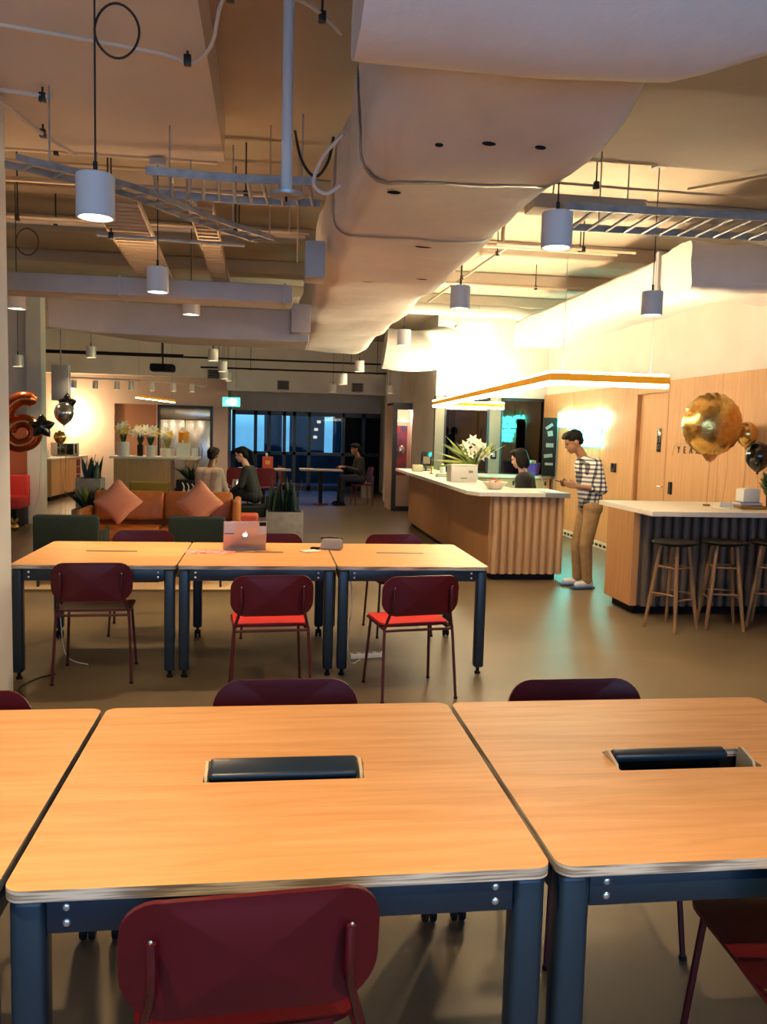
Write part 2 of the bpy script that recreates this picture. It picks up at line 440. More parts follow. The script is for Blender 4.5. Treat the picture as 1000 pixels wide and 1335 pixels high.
# wall with dark glazing behind reception
b = MB()
b.box((2.91, 14.8, 2.3), (XR, 14.95, ZC)); b.box((3.07, 14.8, 0), (XR, 14.94, .9))
b.box((2.91, 14.95, 0), (3.06, 17.25, ZC))
struct('wall_reception', b, M['white'], 'white wall with dark office glazing behind reception')
b = MB()
b.box((3.06, 16.9, 0), (XR, 17.0, ZC)); b.box((XR, 15.2, 0), (XR + .1, 17, ZC))
struct('wall_office', b, M['conc2'], 'back wall of the dark office')
b = MB(); b.box((2.91, 14.8, 0), (3.07, 14.95, 2.299)); b.box((3.9, 14.8, .9), (4.1, 14.95, 2.299))
struct('wall_reception_strips', b, M['taupe'], 'taupe wall strips between the office panes')
b = MB()
for (a, c) in ((3.07, 3.9), (4.1, 4.945)):
    b.box((a, 14.81, .9), (c, 14.87, .95)); b.box((a, 14.81, 2.25), (c, 14.87, 2.3)); b.box((a, 14.81, .9), (a + .04, 14.87, 2.3)); b.box((c - .04, 14.81, .9), (c, 14.87, 2.3))
w2 = struct('window_2', b, M['blackframe'], 'black framed office glazing behind reception')
for (a, c) in ((3.11, 3.86), (4.14, 4.905)):
    b = MB(); b.box((a, 14.835, .95), (c, 14.845, 2.25)); b.build('window_pane', M['darkglass'], w2, smooth=False)
# the curtain just inside the left pane
b = MB(); b.tube([(3.1 + .02 * k, 15.05 + .03 * math.sin(k * 1.9), 1.6) for k in range(20)], .02, 6)
pts = [(3.09 + .012 * k, 15.1 + .035 * math.sin(k * 1.3)) for k in range(22)]
b.bm.free(); b.bm = bmesh.new()
for (p, q) in zip(pts, pts[1:]):
    f = [b.bm.verts.new((p[0], p[1], .92)), b.bm.verts.new((q[0], q[1], .92)), b.bm.verts.new((q[0], q[1], 2.28)), b.bm.verts.new((p[0], p[1], 2.28))]
    b.bm.faces.new(f)
bmesh.ops.remove_doubles(b.bm, verts=b.bm.verts[:], dist=1e-4)
bmesh.ops.solidify(b.bm, geom=b.bm.faces[:], thickness=.006)
tag(b.build('curtain', M['black']), 'dark curtain drawn behind the left office pane', 'curtain')

# kitchen block, far wall, corridor
b = MB(); b.box((XL, 21.2, 0), (-3.72, 21.35, ZC)); b.box((-3.72, 21.2, 2.15), (-1.38, 21.35, ZC)); b.box((-2.73, 21.2, 0), (-2.66, 21.35, 2.15)); b.box((-1.38, 21.2, 0), (-1.02, 21.35, ZC)); b.box((-1.12, 21.35, 0), (-1.02, YF, ZC))
struct('wall_kitchen', b, M['pinkwall'], 'warm pinkish kitchen wall')
b = MB(); b.box((-3.72, 21.3, 0), (-2.73, 21.36, 2.15)); struct('wall_kitchen_niche', b, M['niche'], 'brown timber back of the kitchen niche')
b = MB(); b.box((XL, 20.1, 2.78), (-1.0, 20.5, ZC)); struct('ceiling_bulkhead_1', b, M['white'], 'bulkhead above the kitchen')
b = MB(); b.box((-1.0, 20.1, 2.5), (3.4, 20.5, ZC)); struct('ceiling_bulkhead_2', b, M['white'], 'bulkhead in front of the far windows')
b = MB(); b.box((-1.02, YF, 2.12), (3.5, YF + .2, ZC)); b.box((3.05, YF, 0), (3.5, YF + .2, 2.12)); struct('wall_far', b, M['white'], 'wall above the far windows')
b = MB(); b.box((2.68, 19.4, 0), (3.0, 19.8, ZC)); b.box((3.0, 17.4, 0), (3.1, YF, ZC)); struct('wall_corridor', b, M['white'], 'white corridor wall and column')
# far glazing
b = MB()
xs = [-1.0, -.42, -.06, .35, .62, 1.02, 1.95, 2.5, 3.0]
for x in xs: b.box((x, YF + .02, 0), (x + .09, YF + .12, 2.12))
b.box((-1.0, YF + .02, 2.0), (3.05, YF + .12, 2.12)); b.box((-1.0, YF + .02, 0), (3.05, YF + .12, .12)); b.box((-1.0, YF + .02, .95), (3.05, YF + .12, 1.03))
w3 = struct('window_3', b, M['blackframe'], 'black framed far windows at dusk')
b = MB(); b.box((-.95, YF + .06, .1), (3.0, YF + .07, 2.05)); b.build('window_pane', M['glass'], w3, smooth=False)
# dark return wall panel to the right of the dusk view
b = MB(); b.box((2.0, YF + .25, 0), (3.2, YF + .35, 2.4)); struct('wall_far_screen', b, M['black'], 'dark screen behind the right far window')
# outside: terrace slab, parapet, towers
b = MB(); b.box((-14, YF + .5, -.3), (16, 60, -.05)); struct('exterior_ground', b, M['tower'], 'dark ground outside')
b = MB(); b.box((-14, 26, 0), (16, 26.1, .95)); struct('exterior_parapet', b, M['tower'], 'dark terrace parapet')
for k, (x, y, w, h, cat_) in enumerate(((-3.4, 44, 2.6, 3.0, 'low dark building far outside the left window'), (.2, 48, 1.0, 4.2, 'slim dark tower outside beside the window mullion'), (2.2, 50, 2.0, 2.6, 'low dark block outside beneath the blue dusk sky'), (4.2, 46, 1.3, 4.6, 'dark tower outside at the right of the dusk view'))):
    t = thing('far_building', cat_, 'building', (x, y, -.05))
    b = MB(); b.box((-w / 2, 0, 0), (w / 2, 2, h)); b.box((-w / 5, .4, h), (w / 5, 1.4, h + .4)); b.build('facade', M['tower'], t, smooth=False)
    for j in range(3):
        b = MB(); zz = h - .5 - .45 * j; xx = random.uniform(-w / 3, w / 3); b.box((xx, -.02, zz), (xx + .22, .0, zz + .16)); b.build('lit_window', M['officewin'], t, smooth=False)

# ------------------------------------------------------------------ tables
def make_table(label, w, dpt, group, slot='flat', flap=None):
    """origin: floor, centre of the front edge; depth runs +y"""
    t = thing('work_table', label, 'table', group=group)
    h = .742
    # top with a slot opening
    sx, sy, sw, sd = (0, dpt * .51, .41, .135) if slot == 'open' else (0, dpt * .555, .35, .05)
    b = MB(); bm = b.bm
    out = rrect(w - .008, dpt, .035, 6, 0, dpt / 2); inn = rrect(sw, sd, .004, 1, sx, sy)
    E = []
    for loop in (out, inn):
        vs = [bm.verts.new((x, y, h)) for x, y in loop]
        E += [bm.edges.new((vs[i], vs[(i + 1) % len(vs)])) for i in range(len(vs))]
    bmesh.ops.triangle_fill(bm, edges=E, use_beauty=True, normal=(0, 0, 1))
    top = bm.faces[:]
    r = bmesh.ops.extrude_face_region(bm, geom=top)
    for v in r['geom']:
        if isinstance(v, bmesh.types.BMVert): v.co.z = h - .024
    for f in bm.faces:
        f.normal_update()
        if abs(f.normal.z) < .5: f.material_index = 1
    b.build('tabletop', [M['table'], M['ply']], t, smooth=False)
    # slot tray
    b = MB()
    b.box((sx - sw / 2 - .004, sy - sd / 2 - .004, h - .07), (sx + sw / 2 + .004, sy + sd / 2 + .004, h - .066))
    for s in (-1, 1):
        b.box((sx + s * sw / 2, sy - sd / 2 - .004, h - .07), (sx + s * (sw / 2 + .004), sy + sd / 2 + .004, h - .0245)); b.box((sx - sw / 2 - .004, sy + s * sd / 2, h - .07), (sx + sw / 2 + .004, sy + s * (sd / 2 + .004), h - .0245))
    b.build('cable_tray', M['black'], t, smooth=False)
    if flap == 'raised':
        b = MB(); b.box((-.192, -.034, 0), (.192, .034, .026), .011, 3, M4=Matrix.Translation((sx, sy - .002, h - .004)) @ Matrix.Rotation(R(24), 4, 'X')); f = b.build('slot_flap', M['navy'], t)
    elif flap == 'back':
        b = MB(); b.box((-.185, -.02, 0), (.155, .02, .026), .01, 3, M4=Matrix.Translation((sx, sy + .043, h - .014)) @ Matrix.Rotation(R(14), 4, 'X')); f = b.build('slot_flap', M['navy'], t)
    else:
        b = MB(); b.box((sx - sw / 2 + .003, sy - sd / 2 + .003, h - .008), (sx + sw / 2 - .003, sy + sd / 2 - .003, h - .001)); f = b.build('slot_flap', M['navy'], t, smooth=False)
    if slot == 'open':
        for s in (-1, 1):
            b = MB(); b.prism([(sy - .055, h - .05), (sy + .05, h - .05), (sy + .045, h + .012), (sy + .03, h + .018), (sy - .03, h + .002)], sx + s * .196, sx + s * .204, 'x'); e = b.build('end_cap', M['cream'], t, smooth=False); e['label'] = 'cream end cap of the flap'
    # legs
    lw = .068; off = .012
    for sxx in (-1, 1):
        for sy2 in (0, 1):
            x0 = sxx * (w / 2 - off - lw / 2); y0 = off + lw / 2 if sy2 == 0 else dpt - off - lw / 2
            zb = .045 if sy2 == 0 else .085
            b = MB(); b.box((x0 - lw / 2, y0 - lw / 2, zb), (x0 + lw / 2, y0 + lw / 2, h - .0245), .016, 3); lg = b.build('leg', M['navy'], t)
            if sy2 == 0:
                b = MB(); b.lathe([(0, 0), (.02, 0), (.022, .012), (.012, .016), (.012, zb + .01), (0, zb + .01)], (x0, y0, 0), 14); b.build('foot', M['black'], lg)
            else:
                b = MB(); yy = y0 + .015
                for q in (-.014, .014): b.lathe([(0, -.009), (.027, -.009), (.03, -.005), (.03, .005), (.027, .009), (0, .009)], (0, 0, 0), 18, M4=Matrix.Translation((x0 + q, yy, .03)) @ Matrix.Rotation(R(90), 4, 'Y'))
                b.box((x0 - .006, y0 - .02, .035), (x0 + .006, y0 + .03, .07), .003); b.cyl((x0, y0), .011, .06, zb + .01, 12)
                b.build('caster', M['black'], lg)
    # aprons
    za, zb2 = h - .102, h - .0245
    for sy2 in (0, 1):
        y0 = .022 if sy2 == 0 else dpt - .022 - .03
        b = MB(); b.box((-(w / 2 - off - lw), y0, za), (w / 2 - off - lw, y0 + .03, zb2), .003); ap = b.build('apron', M['navy'], t)
        for s in (-1, 1):
            for zz in (.026, .058):
                yf = y0 if sy2 == 0 else y0 + .03
                b = MB(); b.ell((s * (w / 2 - .118), yf, za + zz - .004), (.0085, .004, .0085), 12); b.build('bolt', M['bolt'], ap)
    for s in (-1, 1):
        b = MB(); x0 = s * (w / 2 - off - .02); b.box((x0 - .015, off + lw, za), (x0 + .015, dpt - off - lw, zb2), .003); b.build('apron', M['navy'], t)
    return t
G1 = 'front row of work tables'; G2 = 'second row of work tables'
t = make_table('nearest work table in the middle, with a raised dark blue cable flap', 1.095, 1.07, G1, 'open', 'raised'); t.location = (.05, 1.605, 0)
t = make_table('nearest work table on the right, with an open black cable slot', 1.095, 1.07, G1, 'open', 'back'); t.location = (1.152, 1.605, 0)
t = make_table('nearest work table cut off by the left edge of the photo', 1.095, 1.07, G1, 'open', 'back'); t.location = (-1.052, 1.605, 0)
tb = make_table('second-row work table beside the white pillar, nothing on its top', 1.03, 1.14, G2); tb.location = (-1.095, 5.48, 0)
t2 = dup(tb, (-.065, 5.48, 0), 0, 'second-row work table carrying the open laptop and pink papers', G2)
t3 = dup(tb, (.968, 5.48, 0), 0, 'second-row work table at the end nearest the reception desk', G2)

# ------------------------------------------------------------------ chairs
def make_chair(label, group, seat):
    t = thing('stacking_chair', label, 'chair', group=group)
    # backrest: rounded plate, curved round the sitter
    b = MB(); o = rrect(.49, .245, .085, 7)
    b.plate(o, lambda a, c: (a, -.262 + .75 * a * a - .10 * c, .652 + c), .011, (0, 1, .12), 5)
    b.build('backrest', M['burg'], t)
    # seat: rounded, dished, with a waterfall front
    o = rrect(.455, .44, .10, 7)
    def sf(a, c):
        z = .452 - .014 * (1 - (a / .23) ** 2) * (1 - (c / .23) ** 2) - (max(0, c - .12) ** 2) * 1.6 + (max(0, -c - .14) ** 2) * 2
        return (a, c + .02, z)
    b = MB(); b.plate(o, sf, .011, (0, 0, 1), 6); st = b.build('seat', M['burg'], t)
    if seat == 'red':
        o2 = rrect(.435, .42, .095, 7); b = MB(); b.plate(o2, lambda a, c: (a, c + .02, sf(a, c)[2] + .011), .01, (0, 0, 1), 6); b.build('seat_pad', M['redseat'], st)
    r = .0095
    for s in (-1, 1):
        b = MB(); b.tube(smooth_path([(s * .238, -.25, .004), (s * .222, -.205, .40), (s * .212, -.205, .47), (s * .19, -.235, .56), (s * .183, -.262, .62), (s * .183, -.262, .70)], 5), r, 8); b.build('rear_leg', M['burgtube'], t)
        b = MB(); b.tube([(s * .225, .20, .004), (s * .20, .15, .436)], r, 8); b.build('front_leg', M['burgtube'], t)
        b = MB(); b.tube([(s * .20, .15, .434), (s * .214, -.21, .434)], r * .9, 8); b.build('side_rail', M['burgtube'], t)
        
        for gx, gy in ((s * .225, .20), (s * .238, -.25)):
            b = MB(); b.cyl((gx, gy), .012, 0, .012, 10); b.build('glide', M['black'], t)
    for q, yy in ((.20, .15), (.214, -.20)):
        b = MB(); b.tube([(-q, yy, .432), (q, yy, .432)], r * .9, 8); b.build('cross_rail', M['burgtube'], t)
    for s in (-1, 1):
        b = MB(); b.ell((s * .183, -.2735, .71), (.0042, .003, .0042), 10); b.build('screw', M['bolt'], t)
    return t
GC = 'burgundy stacking chairs at the work tables'
ch = make_chair('burgundy chair nearest the camera, its back towards us at the bottom', GC, 'plain'); ch.location = (-.035, 1.755, 0); ch.rotation_euler = (0, 0, R(4))
def chair(x, y, rz, label, src=None): return dup(src or ch, (x, y, 0), R(rz), label, GC)
chair(1.30, 1.74, -3, 'burgundy chair pushed under the nearest right table, cut by the right edge')
chair(.068, 2.60, 180, 'burgundy chair on the far side of the nearest middle table, top of its back showing')
chair(1.085, 2.56, 181, 'burgundy chair on the far side of the nearest right table, top of its back showing')
chair(-.985, 2.52, 178, 'burgundy chair behind the nearest left table, cut by the left edge')
chair(-1.10, 5.63, 3, 'burgundy chair with a dark seat, tucked in beside the white pillar')
cr = make_chair('burgundy chair with a bright red seat at the middle of the second row', GC, 'red'); cr.location = (.01, 5.19, 0); cr.rotation_euler = (0, 0, R(5))
chair(.885, 5.19, 10, 'burgundy chair with a bright red seat at the right of the second row', cr)
chair(-1.0, 6.84, 183, 'burgundy chair on the far side of the second-row table beside the pillar')
chair(.03, 6.72, 178, 'burgundy chair on the far side of the second row, behind the laptop', cr)
chair(1.07, 6.74, 186, 'burgundy chair on the far side of the second-row table nearest reception', cr)

# ------------------------------------------------------------------ things on the second row
t = thing('laptop', 'open rose-coloured laptop with stickers, lid towards us', 'laptop', (-.17, 6.22, .742), R(6))
b = MB(); b.box((-.155, 0, 0), (.155, .22, .014), .005); b.build('base', M['alu'], t)
Lm = Matrix.Translation((0, .0, .010)) @ Matrix.Rotation(R(15), 4, 'X')
b = MB(); b.box((-.155, -.006, .0), (.155, 0, .215), .0025, M4=Lm); lid = b.build('lid', M['alu'], t)
b = MB(); b.box((-.148, .0002, .008), (.148, .0012, .207), M4=Lm); b.build('screen', M['blackgl'], lid)
b = MB(); b.box((-.13, .09, .0142), (.13, .19, .0156)); b.build('keyboard', M['keys'], t)
# fruit emblem on the lid: two lobes, a bite and a leaf
b = MB(); o = []
for k in range(28):
    a = 2 * PI * k / 28; rr = .0165 * (1 - .10 * abs(math.cos(a)) ** 8) * (1 + .08 * math.cos(2 * a))
    x, z = rr * math.cos(a), rr * math.sin(a)
    if math.hypot(x - .021, z - .002) < .0085: x = .021 - math.sqrt(max(0, .0085 ** 2 - (z - .002) ** 2))
    o.append((x, z - (.003 if 70 < math.degrees(a) < 110 else 0)))
b.prism(o, -.0068, -.0062); b.prism([(.0, .019), (.002, .024), (.006, .027), (.0055, .0225)], -.0068, -.0062)
for v in b.bm.verts: v.co = Lm @ V((v.co.x, v.co.y, v.co.z + .112))
b.build('emblem', M['exitw'], lid, smooth=False)['label'] = 'glowing white fruit emblem'
for (x0, z0, x1, z1, mm, nm) in ((-.15, .125, -.075, .205, 'paper', 'white sticker'), (-.145, .118, -.08, .126, 'purple', 'violet strip sticker'), (.10, .118, .15, .18, 'paper', 'white sticker with a dark mark'), (.10, .18, .15, .21, 'black', 'black sticker')):
    b = MB(); b.box((x0, -.0066, z0), (x1, -.0061, z1), M4=Lm); b.build('sticker', M[mm], lid, smooth=False)['label'] = nm
b = MB()
b.box((-.16, -.10, 0), (.10, .10, .0012), M4=Matrix.Rotation(R(12), 4, 'Z')); b.box((-.02, -.09, .0013), (.19, .07, .0025), M4=Matrix.Rotation(R(-18), 4, 'Z'))
o = b.build('magazine', M['pinkpaper'], smooth=False, loc=(-.43, 6.12, .7425)); tag(o, 'pink and white printed sheets spread left of the laptop', 'papers')
b = MB(); b.box((-.06, -.05, 0), (.07, .05, .006), .002, M4=Matrix.Rotation(R(25), 4, 'Z')); tag(b.build('note_pad', M['paper'], loc=(.30, 6.17, .7425)), 'small white pad of paper lying left of the grey pouch', 'paper')
t = thing('pouch', 'dark grey zipped pouch standing between two second-row tables', 'bag', (.47, 6.27, .7425), R(-20))
b = MB(); vs = b.box((-.085, -.045, 0), (.085, .045, .085), .02, 3)
for v in vs:
    k = v.co.z / .085; v.co.y *= 1 - .55 * k; v.co.x *= 1 - .12 * k; v.co.x += .01 * k
b.build('body', M['greybook'], t); b = MB(); b.tube(smooth_path([(-.08, -.012, .084), (0, 0, .09), (.085, .012, .082)], 5), .005, 6); b.build('zip', M['black'], t)
b = MB(); b.box((-.15, -.05, 0), (-.085, .0, .016), .005); b.build('strap', M['black'], t)

# cables and power strip below the second row
def cable(name, pts, r, m, label, cat='cable'):
    b = MB(); b.tube(smooth_path(pts, 8), r, 6); return tag(b.build(name, M[m]), label, cat)
cable('power_cable', [(.56, 5.66, .64), (.57, 5.62, .45), (.55, 5.66, .2), (.58, 5.72, .03), (.66, 5.85, .012)], .004, 'paper', 'white cable hanging from the second-row table nearest reception')
cable('power_cable', [(-1.44, 6.05, .64), (-1.42, 6.0, .3), (-1.36, 5.9, .05), (-1.2, 5.82, .006)], .004, 'paper', 'white cable hanging beside the pillar-side table leg')
cable('floor_cable', [(-1.36, 5.6, .006), (-1.45, 5.5, .006), (-1.5, 5.3, .006), (-1.42, 5.12, .006)], .005, 'cord', 'black cable lying on the floor beside the pillar')
cable('power_cable', [(.60, 1.76, .64), (.60, 1.8, .4), (.605, 1.86, .2), (.60, 1.95, .02), (.55, 2.1, .008)], .005, 'paper', 'pale cable hanging between the nearest table legs')
t = thing('power_strip', 'white power strip on the floor under the second row', 'power strip', (.72, 5.95, 0), R(10))
b = MB(); b.box((-.13, -.028, 0), (.13, .028, .035), .006); b.build('casing', M['paper'], t)
for k in range(4):
    b = MB(); b.cyl((-.09 + .06 * k, 0), .018, .035, .037, 14); b.build('outlet', M['greybook'], t)

# ------------------------------------------------------------------ pendants
def make_pendant(label, cord_len, coil=None, rose=True, group='grey cylinder pendants', d=.15, h=.168, m='pend', bulb='bulb'):
    """origin: centre of the lower rim"""
    t = thing('pendant_lamp', label, 'pendant lamp', group=group)
    r = d / 2
    b = MB(); b.lathe([(r - .008, 0), (r, 0), (r, h - .004), (r - .004, h), (.018, h), (.018, h + .004), (0, h + .004)], (0, 0, 0), 28); b.lathe([(r - .008, 0), (r - .012, .03), (.0, .03)], (0, 0, 0), 28)
    b.build('shade', M[m], t)
    b = MB(); b.lathe([(0, .012), (r - .013, .012), (r - .013, .016), (0, .016)], (0, 0, 0), 24); b.build('diffuser', M[bulb], t)
    b = MB(); b.tube([(0, 0, h + .002), (0, 0, h + cord_len)], .004, 6); b.cyl((0, 0), .009, h, h + .05, 10); b.build('cord', M['cord'], t)
    if rose:
        b = MB(); z = h + cord_len; b.lathe([(0, z - .04), (.05, z - .04), (.055, z - .03), (.055, z), (0, z)], (0, 0, 0), 20); b.build('ceiling_rose', M['greybox'], t)
    if coil:
        zc, rc = coil
        b = MB(); pts = [(rc + rc * math.cos(a), .006 * math.sin(3 * a), zc + 1.18 * rc * math.sin(a)) for a in [2 * PI * k / 30 for k in range(30)]]
        b.tube(pts, .005, 6, closed=True); b.build('cable_coil', M['cord'], t)
    return t
def spot(name, loc, w, col=(1, .70, .38), size=115, blend=.7, rad=.05, aim=None, parent=None):
    l = bpy.data.lights.new(name, 'SPOT'); l.energy = w; l.color = col; l.spot_size = R(size); l.spot_blend = blend; l.shadow_soft_size = rad
    o = bpy.data.objects.new(name, l); COL.objects.link(o); o.location = loc
    if aim is not None: o.rotation_euler = (V(aim) - V(loc)).to_track_quat('-Z', 'Y').to_euler()
    if parent: o.parent = parent
    return o
PW = 210
PEND = [  # x, y, z of rim, cord, coil, light W, label
    (-.70, 3.59, 2.45, .80, (.72, .085), 1, 'largest grey cylinder pendant, black cable coiled in a loop above it'),
    (1.365, 4.05, 2.54, .85, None, 1, 'large grey cylinder pendant hanging close under the big duct'),
    (-.78, 6.11, 2.55, .72, None, 1, 'grey cylinder pendant second along the left row, disc rose above the cable tray'),
    (1.41, 6.35, 2.57, .98, None, .8, 'grey cylinder pendant second along the duct row, above the reception light frame'),
    (2.72, 5.89, 2.52, .90, None, .8, 'grey cylinder pendant hanging alone on the right in front of the white wall'),
    (-.69, 7.62, 2.60, .80, None, .8, 'grey cylinder pendant just beneath the long grey beam duct'),
    (1.43, 9.17, 2.57, .95, None, .8, 'grey cylinder pendant third along the duct row, before the bright ceiling'),
    (-2.10, 7.50, 2.57, .95, (.55, .09), .8, 'grey cylinder pendant half hidden by the white pillar, looped cable above'),
]
pend_objs = []
for (x, y, z, c, coil, w, lb) in PEND:
    t = make_pendant(lb, c, coil); t.location = (x, y, z); pend_objs.append(t)
    spot('pendant_spot', (0, 0, .008), PW * w, parent=t)
FARP = [(-2.76, 13.75, 2.66, 'small white pendant left of the far row, over the lounge'), (-.83, 12.69, 2.60, 'small white pendant nearest the grey beam in the far left row'), (-.78, 14.3, 2.55, 'small white pendant second in the far left row'),
        (-.86, 16.4, 2.55, 'small white pendant third in the far left row'), (-.88, 18.33, 2.62, 'small white pendant last in the far left row, by the exit sign'), (1.16, 13.75, 2.38, 'lowest small white pendant in the far middle group'),
        (1.38, 13.3, 2.56, 'highest small white pendant in the far middle group'), (1.34, 18.33, 2.46, 'smallest pendant of the far middle group, left of the others'), (2.58, 18.33, 2.47, 'small white pendant near the corridor column'), (-3.69, 13.2, 2.45, 'small white pendant above the balloons')]
fp = make_pendant(FARP[0][3], .9, None, False, 'small white pendants far back', .15, .17, 'pendin', 'bulbfar'); fp.location = FARP[0][:3]
fps = [fp] + [dup(fp, q[:3], 0, q[3]) for q in FARP[1:]]
for o_, w in zip(fps, (1, 1, 0, 1, 1, 1, 0, 1, 1, 1)):
    if w: spot('pendant_spot', (0, 0, .008), 75, size=120, parent=o_)
# pendants behind the photographer keep the room lit; they hang in the same rows
for (x, y, lb) in ((-.70, 1.1, 'grey cylinder pendant hanging behind the photographer on the left'), (1.3, .45, 'grey cylinder pendant hanging behind the photographer on the right')):
    t = dup(pend_objs[2], (x, y, 2.5), 0, lb); 
    for c in list(t.children):
        if c.type == 'LIGHT': bpy.data.objects.remove(c)
    spot('pendant_spot', (0, 0, .008), PW * 1.45, parent=t)

# ------------------------------------------------------------------ ducts
def loft(b, secs, mi=0, caps=True):
    """closed rings of equal length"""
    rows = [[b.bm.verts.new(p) for p in s] for s in secs]
    n = len(rows[0])
    for r0, r1 in zip(rows, rows[1:]):
        for k in range(n): b.bm.faces.new((r0[k], r0[(k + 1) % n], r1[(k + 1) % n], r1[k])).material_index = mi
    if caps: b.bm.faces.new(rows[0][::-1]); b.bm.faces.new(rows[-1])
    return rows
def lump(p, amp, sc_=1.6, seed=0.):
    q = V(p) * sc_ + V((seed, seed * 2, 0))
    return noise.noise_vector(q) * amp + noise.noise_vector(q * 3.1) * amp * .35
def rect_ring(w, h, r, per=10):
    """rounded rectangle resampled densely (a across, b up)"""
    o = rrect(w, h, r, 5); out = []
    for i in range(len(o)):
        a, c = V(o[i]), V(o[(i + 1) % len(o)]); n = max(1, int((c - a).length / .07))
        for k in range(n): p = a + (c - a) * k / n; out.append((p.x, p.y))
    return out
t = thing('air_duct', 'huge white cloth-lagged duct running down the room overhead', 'air duct')
ring = rect_ring(.94, .60, .13)
secs = []
for i in range(75):
    y = 2.53 + i * .128
    sg = (1 + .02 * math.sin(y * 4.1)) * min(1, .88 + .12 * math.sin(min(1, i / 5) * PI / 2))
    secs.append([V((.83 + a * sg, y, 3.03 + c * sg - .015 * math.sin(y * 2.3))) + lump((a, y, c), .035, 1.5) for a, c in ring])
b = MB(); loft(b, secs); b.build('main_run', M['lag'], t, ang=60)
ring2 = rect_ring(1.0, .62, .07)
secs = []
for i in range(44):   # header box across the near end, runs right
    x = .235 + i * .09
    yfar = 2.68 - (.32 * max(0, min(1, (x - 1.2) / .5)))
    y0 = .9; wy = yfar - y0
    secs.append([V((x, y0 + (a + .5) * wy, 3.035 + c + .08 * max(0, min(1, (x - 1.25) / .7)) + (1.0 * min(.55, max(0, 2.58 - (y0 + (a + .5) * wy))) ** 2 if c < 0 else 0))) + lump((x, a, c), .022, 1.4, 5.) for a, c in ring2])
b = MB(); loft(b, secs); b.build('header_box', M['lag'], t, ang=50)
def strap(y, w, mm):
    s2 = []
    for q in (y, y + w):
        s2.append([V((.83 + a * (1.012 + .02 * math.sin(q * 4.1)), q, 3.03 + c * (1.018 + .02 * math.sin(q * 4.1)) - .015 * math.sin(q * 2.3))) + lump((a, q, c), .035, 1.5) for a, c in ring])
    b = MB(); rows = loft(b, s2, caps=False); bmesh.ops.solidify(b.bm, geom=b.bm.faces[:], thickness=.004)
    b.build('tape_band', M[mm], t, ang=60)
for y, w, mm in ((3.72, .05, 'tape'), (4.9, .03, 'tape')): strap(y, w, mm)
# stitched seams with little dark slits
for (x, y, w) in ((.62, 3.25, .03), (.8, 3.2, .05), (1.0, 3.2, .04), (.55, 3.95, .06), (.9, 5.1, .10), (.7, 6.2, .12), (1.05, 6.0, .08)):
    b = MB(); z = 2.725 - .015 * math.sin(y * 2.3); b.ell((x, y, z + .004), (w * .55, .004, .008), 10); b.build('seam_slit', M['black'], t)
b = MB(); b.tube(smooth_path([(.335, 4.2, 3.05), (.25, 4.3, 2.98), (.20, 4.35, 2.86), (.26, 4.32, 2.80), (.33, 4.3, 2.84)], 6), .009, 7); b.build('loose_wrap', M['lag'], t)
# round bright duct elbow beyond the main duct
t = thing('air_duct', 'round white duct elbow lit brightly beyond the reception lights', 'air duct')
b = MB(); b.tube(smooth_path([(1.78, 13.4, 2.95), (2.1, 13.4, 2.92), (2.5, 13.5, 2.95), (2.85, 13.9, 3.05), (2.9, 14.5, 3.15)], 8), .32, 24); b.build('elbow', M['lag'], t)
# right duct: lagged cross piece and a run back along the wall
t = thing('air_duct', 'pale lagged duct on the right, wrapped box turning along the white wall', 'air duct')
ring = rect_ring(.62, .40, .09); secs = []
for i in range(26):
    x = 3.40 + i * .058; bul = .04 * math.sin(i * .9)
    secs.append([V((x, 6.95 + a, 3.05 + c * (1 + bul))) + lump((x, a, c), .035, 3., 3.) for a, c in ring])
b = MB(); loft(b, secs); b.build('wrapped_box', M['lag'], t, ang=55)
ring = rect_ring(.62, .36, .05); secs = []
for i in range(28):
    y = 7.25 + i * .165
    secs.append([V((3.70 + a, y, 3.05 + c)) + lump((a, y, c), .02, 1.6, 7.) for a, c in ring])
b = MB(); loft(b, secs); b.build('long_run', M['lag'], t, ang=50)
b = MB(); b.box((3.365, 7.2, 2.83), (3.39, 7.26, 3.27)); b.build('joint_flange', M['greybox'], t)
t = thing('air_duct', 'white round pipe crossing high above the reception desk', 'air duct')
b = MB(); b.tube(smooth_path([(1.9, 12.2, 3.42), (3.0, 12.2, 3.42), (3.5, 12.2, 3.42), (3.7, 12.2, 3.40), (4.5, 12.2, 3.42)], 6), .085, 16); b.build('pipe', M['white'], t)
# grey rectangular ducts on the left
t = thing('air_duct', 'long straight grey duct crossing the room like a beam on the left', 'air duct')
b = MB(); b.box((-3.4, 6.5, 2.575), (.16, 6.8, 2.71), .012); b.build('casing', M['greybox'], t)
for x in (-1.1, .1): 
    b = MB(); b.box((x - .012, 6.49, 2.568), (x + .012, 6.81, 2.717)); b.build('joint_flange', M['greybox'], t, smooth=False)
t = thing('added_uplight', 'unseen warm light strip added along the top of the long grey beam duct', 'light', (0, 0, 0))  # added fill light, out of view behind the duct edge, to brighten the ceiling
b = MB(); b.box((-2.9, 6.745, 2.7175), (.05, 6.795, 2.728), .003); b.build('housing', M['grey'], t); b = MB(); b.box((-2.88, 6.75, 2.7282), (.03, 6.79, 2.732)); b.build('diffuser', M['ledup_fill'], t, smooth=False)
t = thing('air_duct', 'wide grey duct behind the beam, bending left towards us', 'air duct')
ring = [(-.35, -.15), (.35, -.15), (.35, .15), (-.35, .15)]
secs = []
for (x, y, ax, ay) in ((.36, 8.45, 0, 1), (-.85, 8.45, 0, 1), (-1.35, 8.3, .4, .92), (-1.7, 7.98, .6, .8)):
    secs.append([V((x + a * ax, y + a * ay, 2.6 + c)) for a, c in ring])
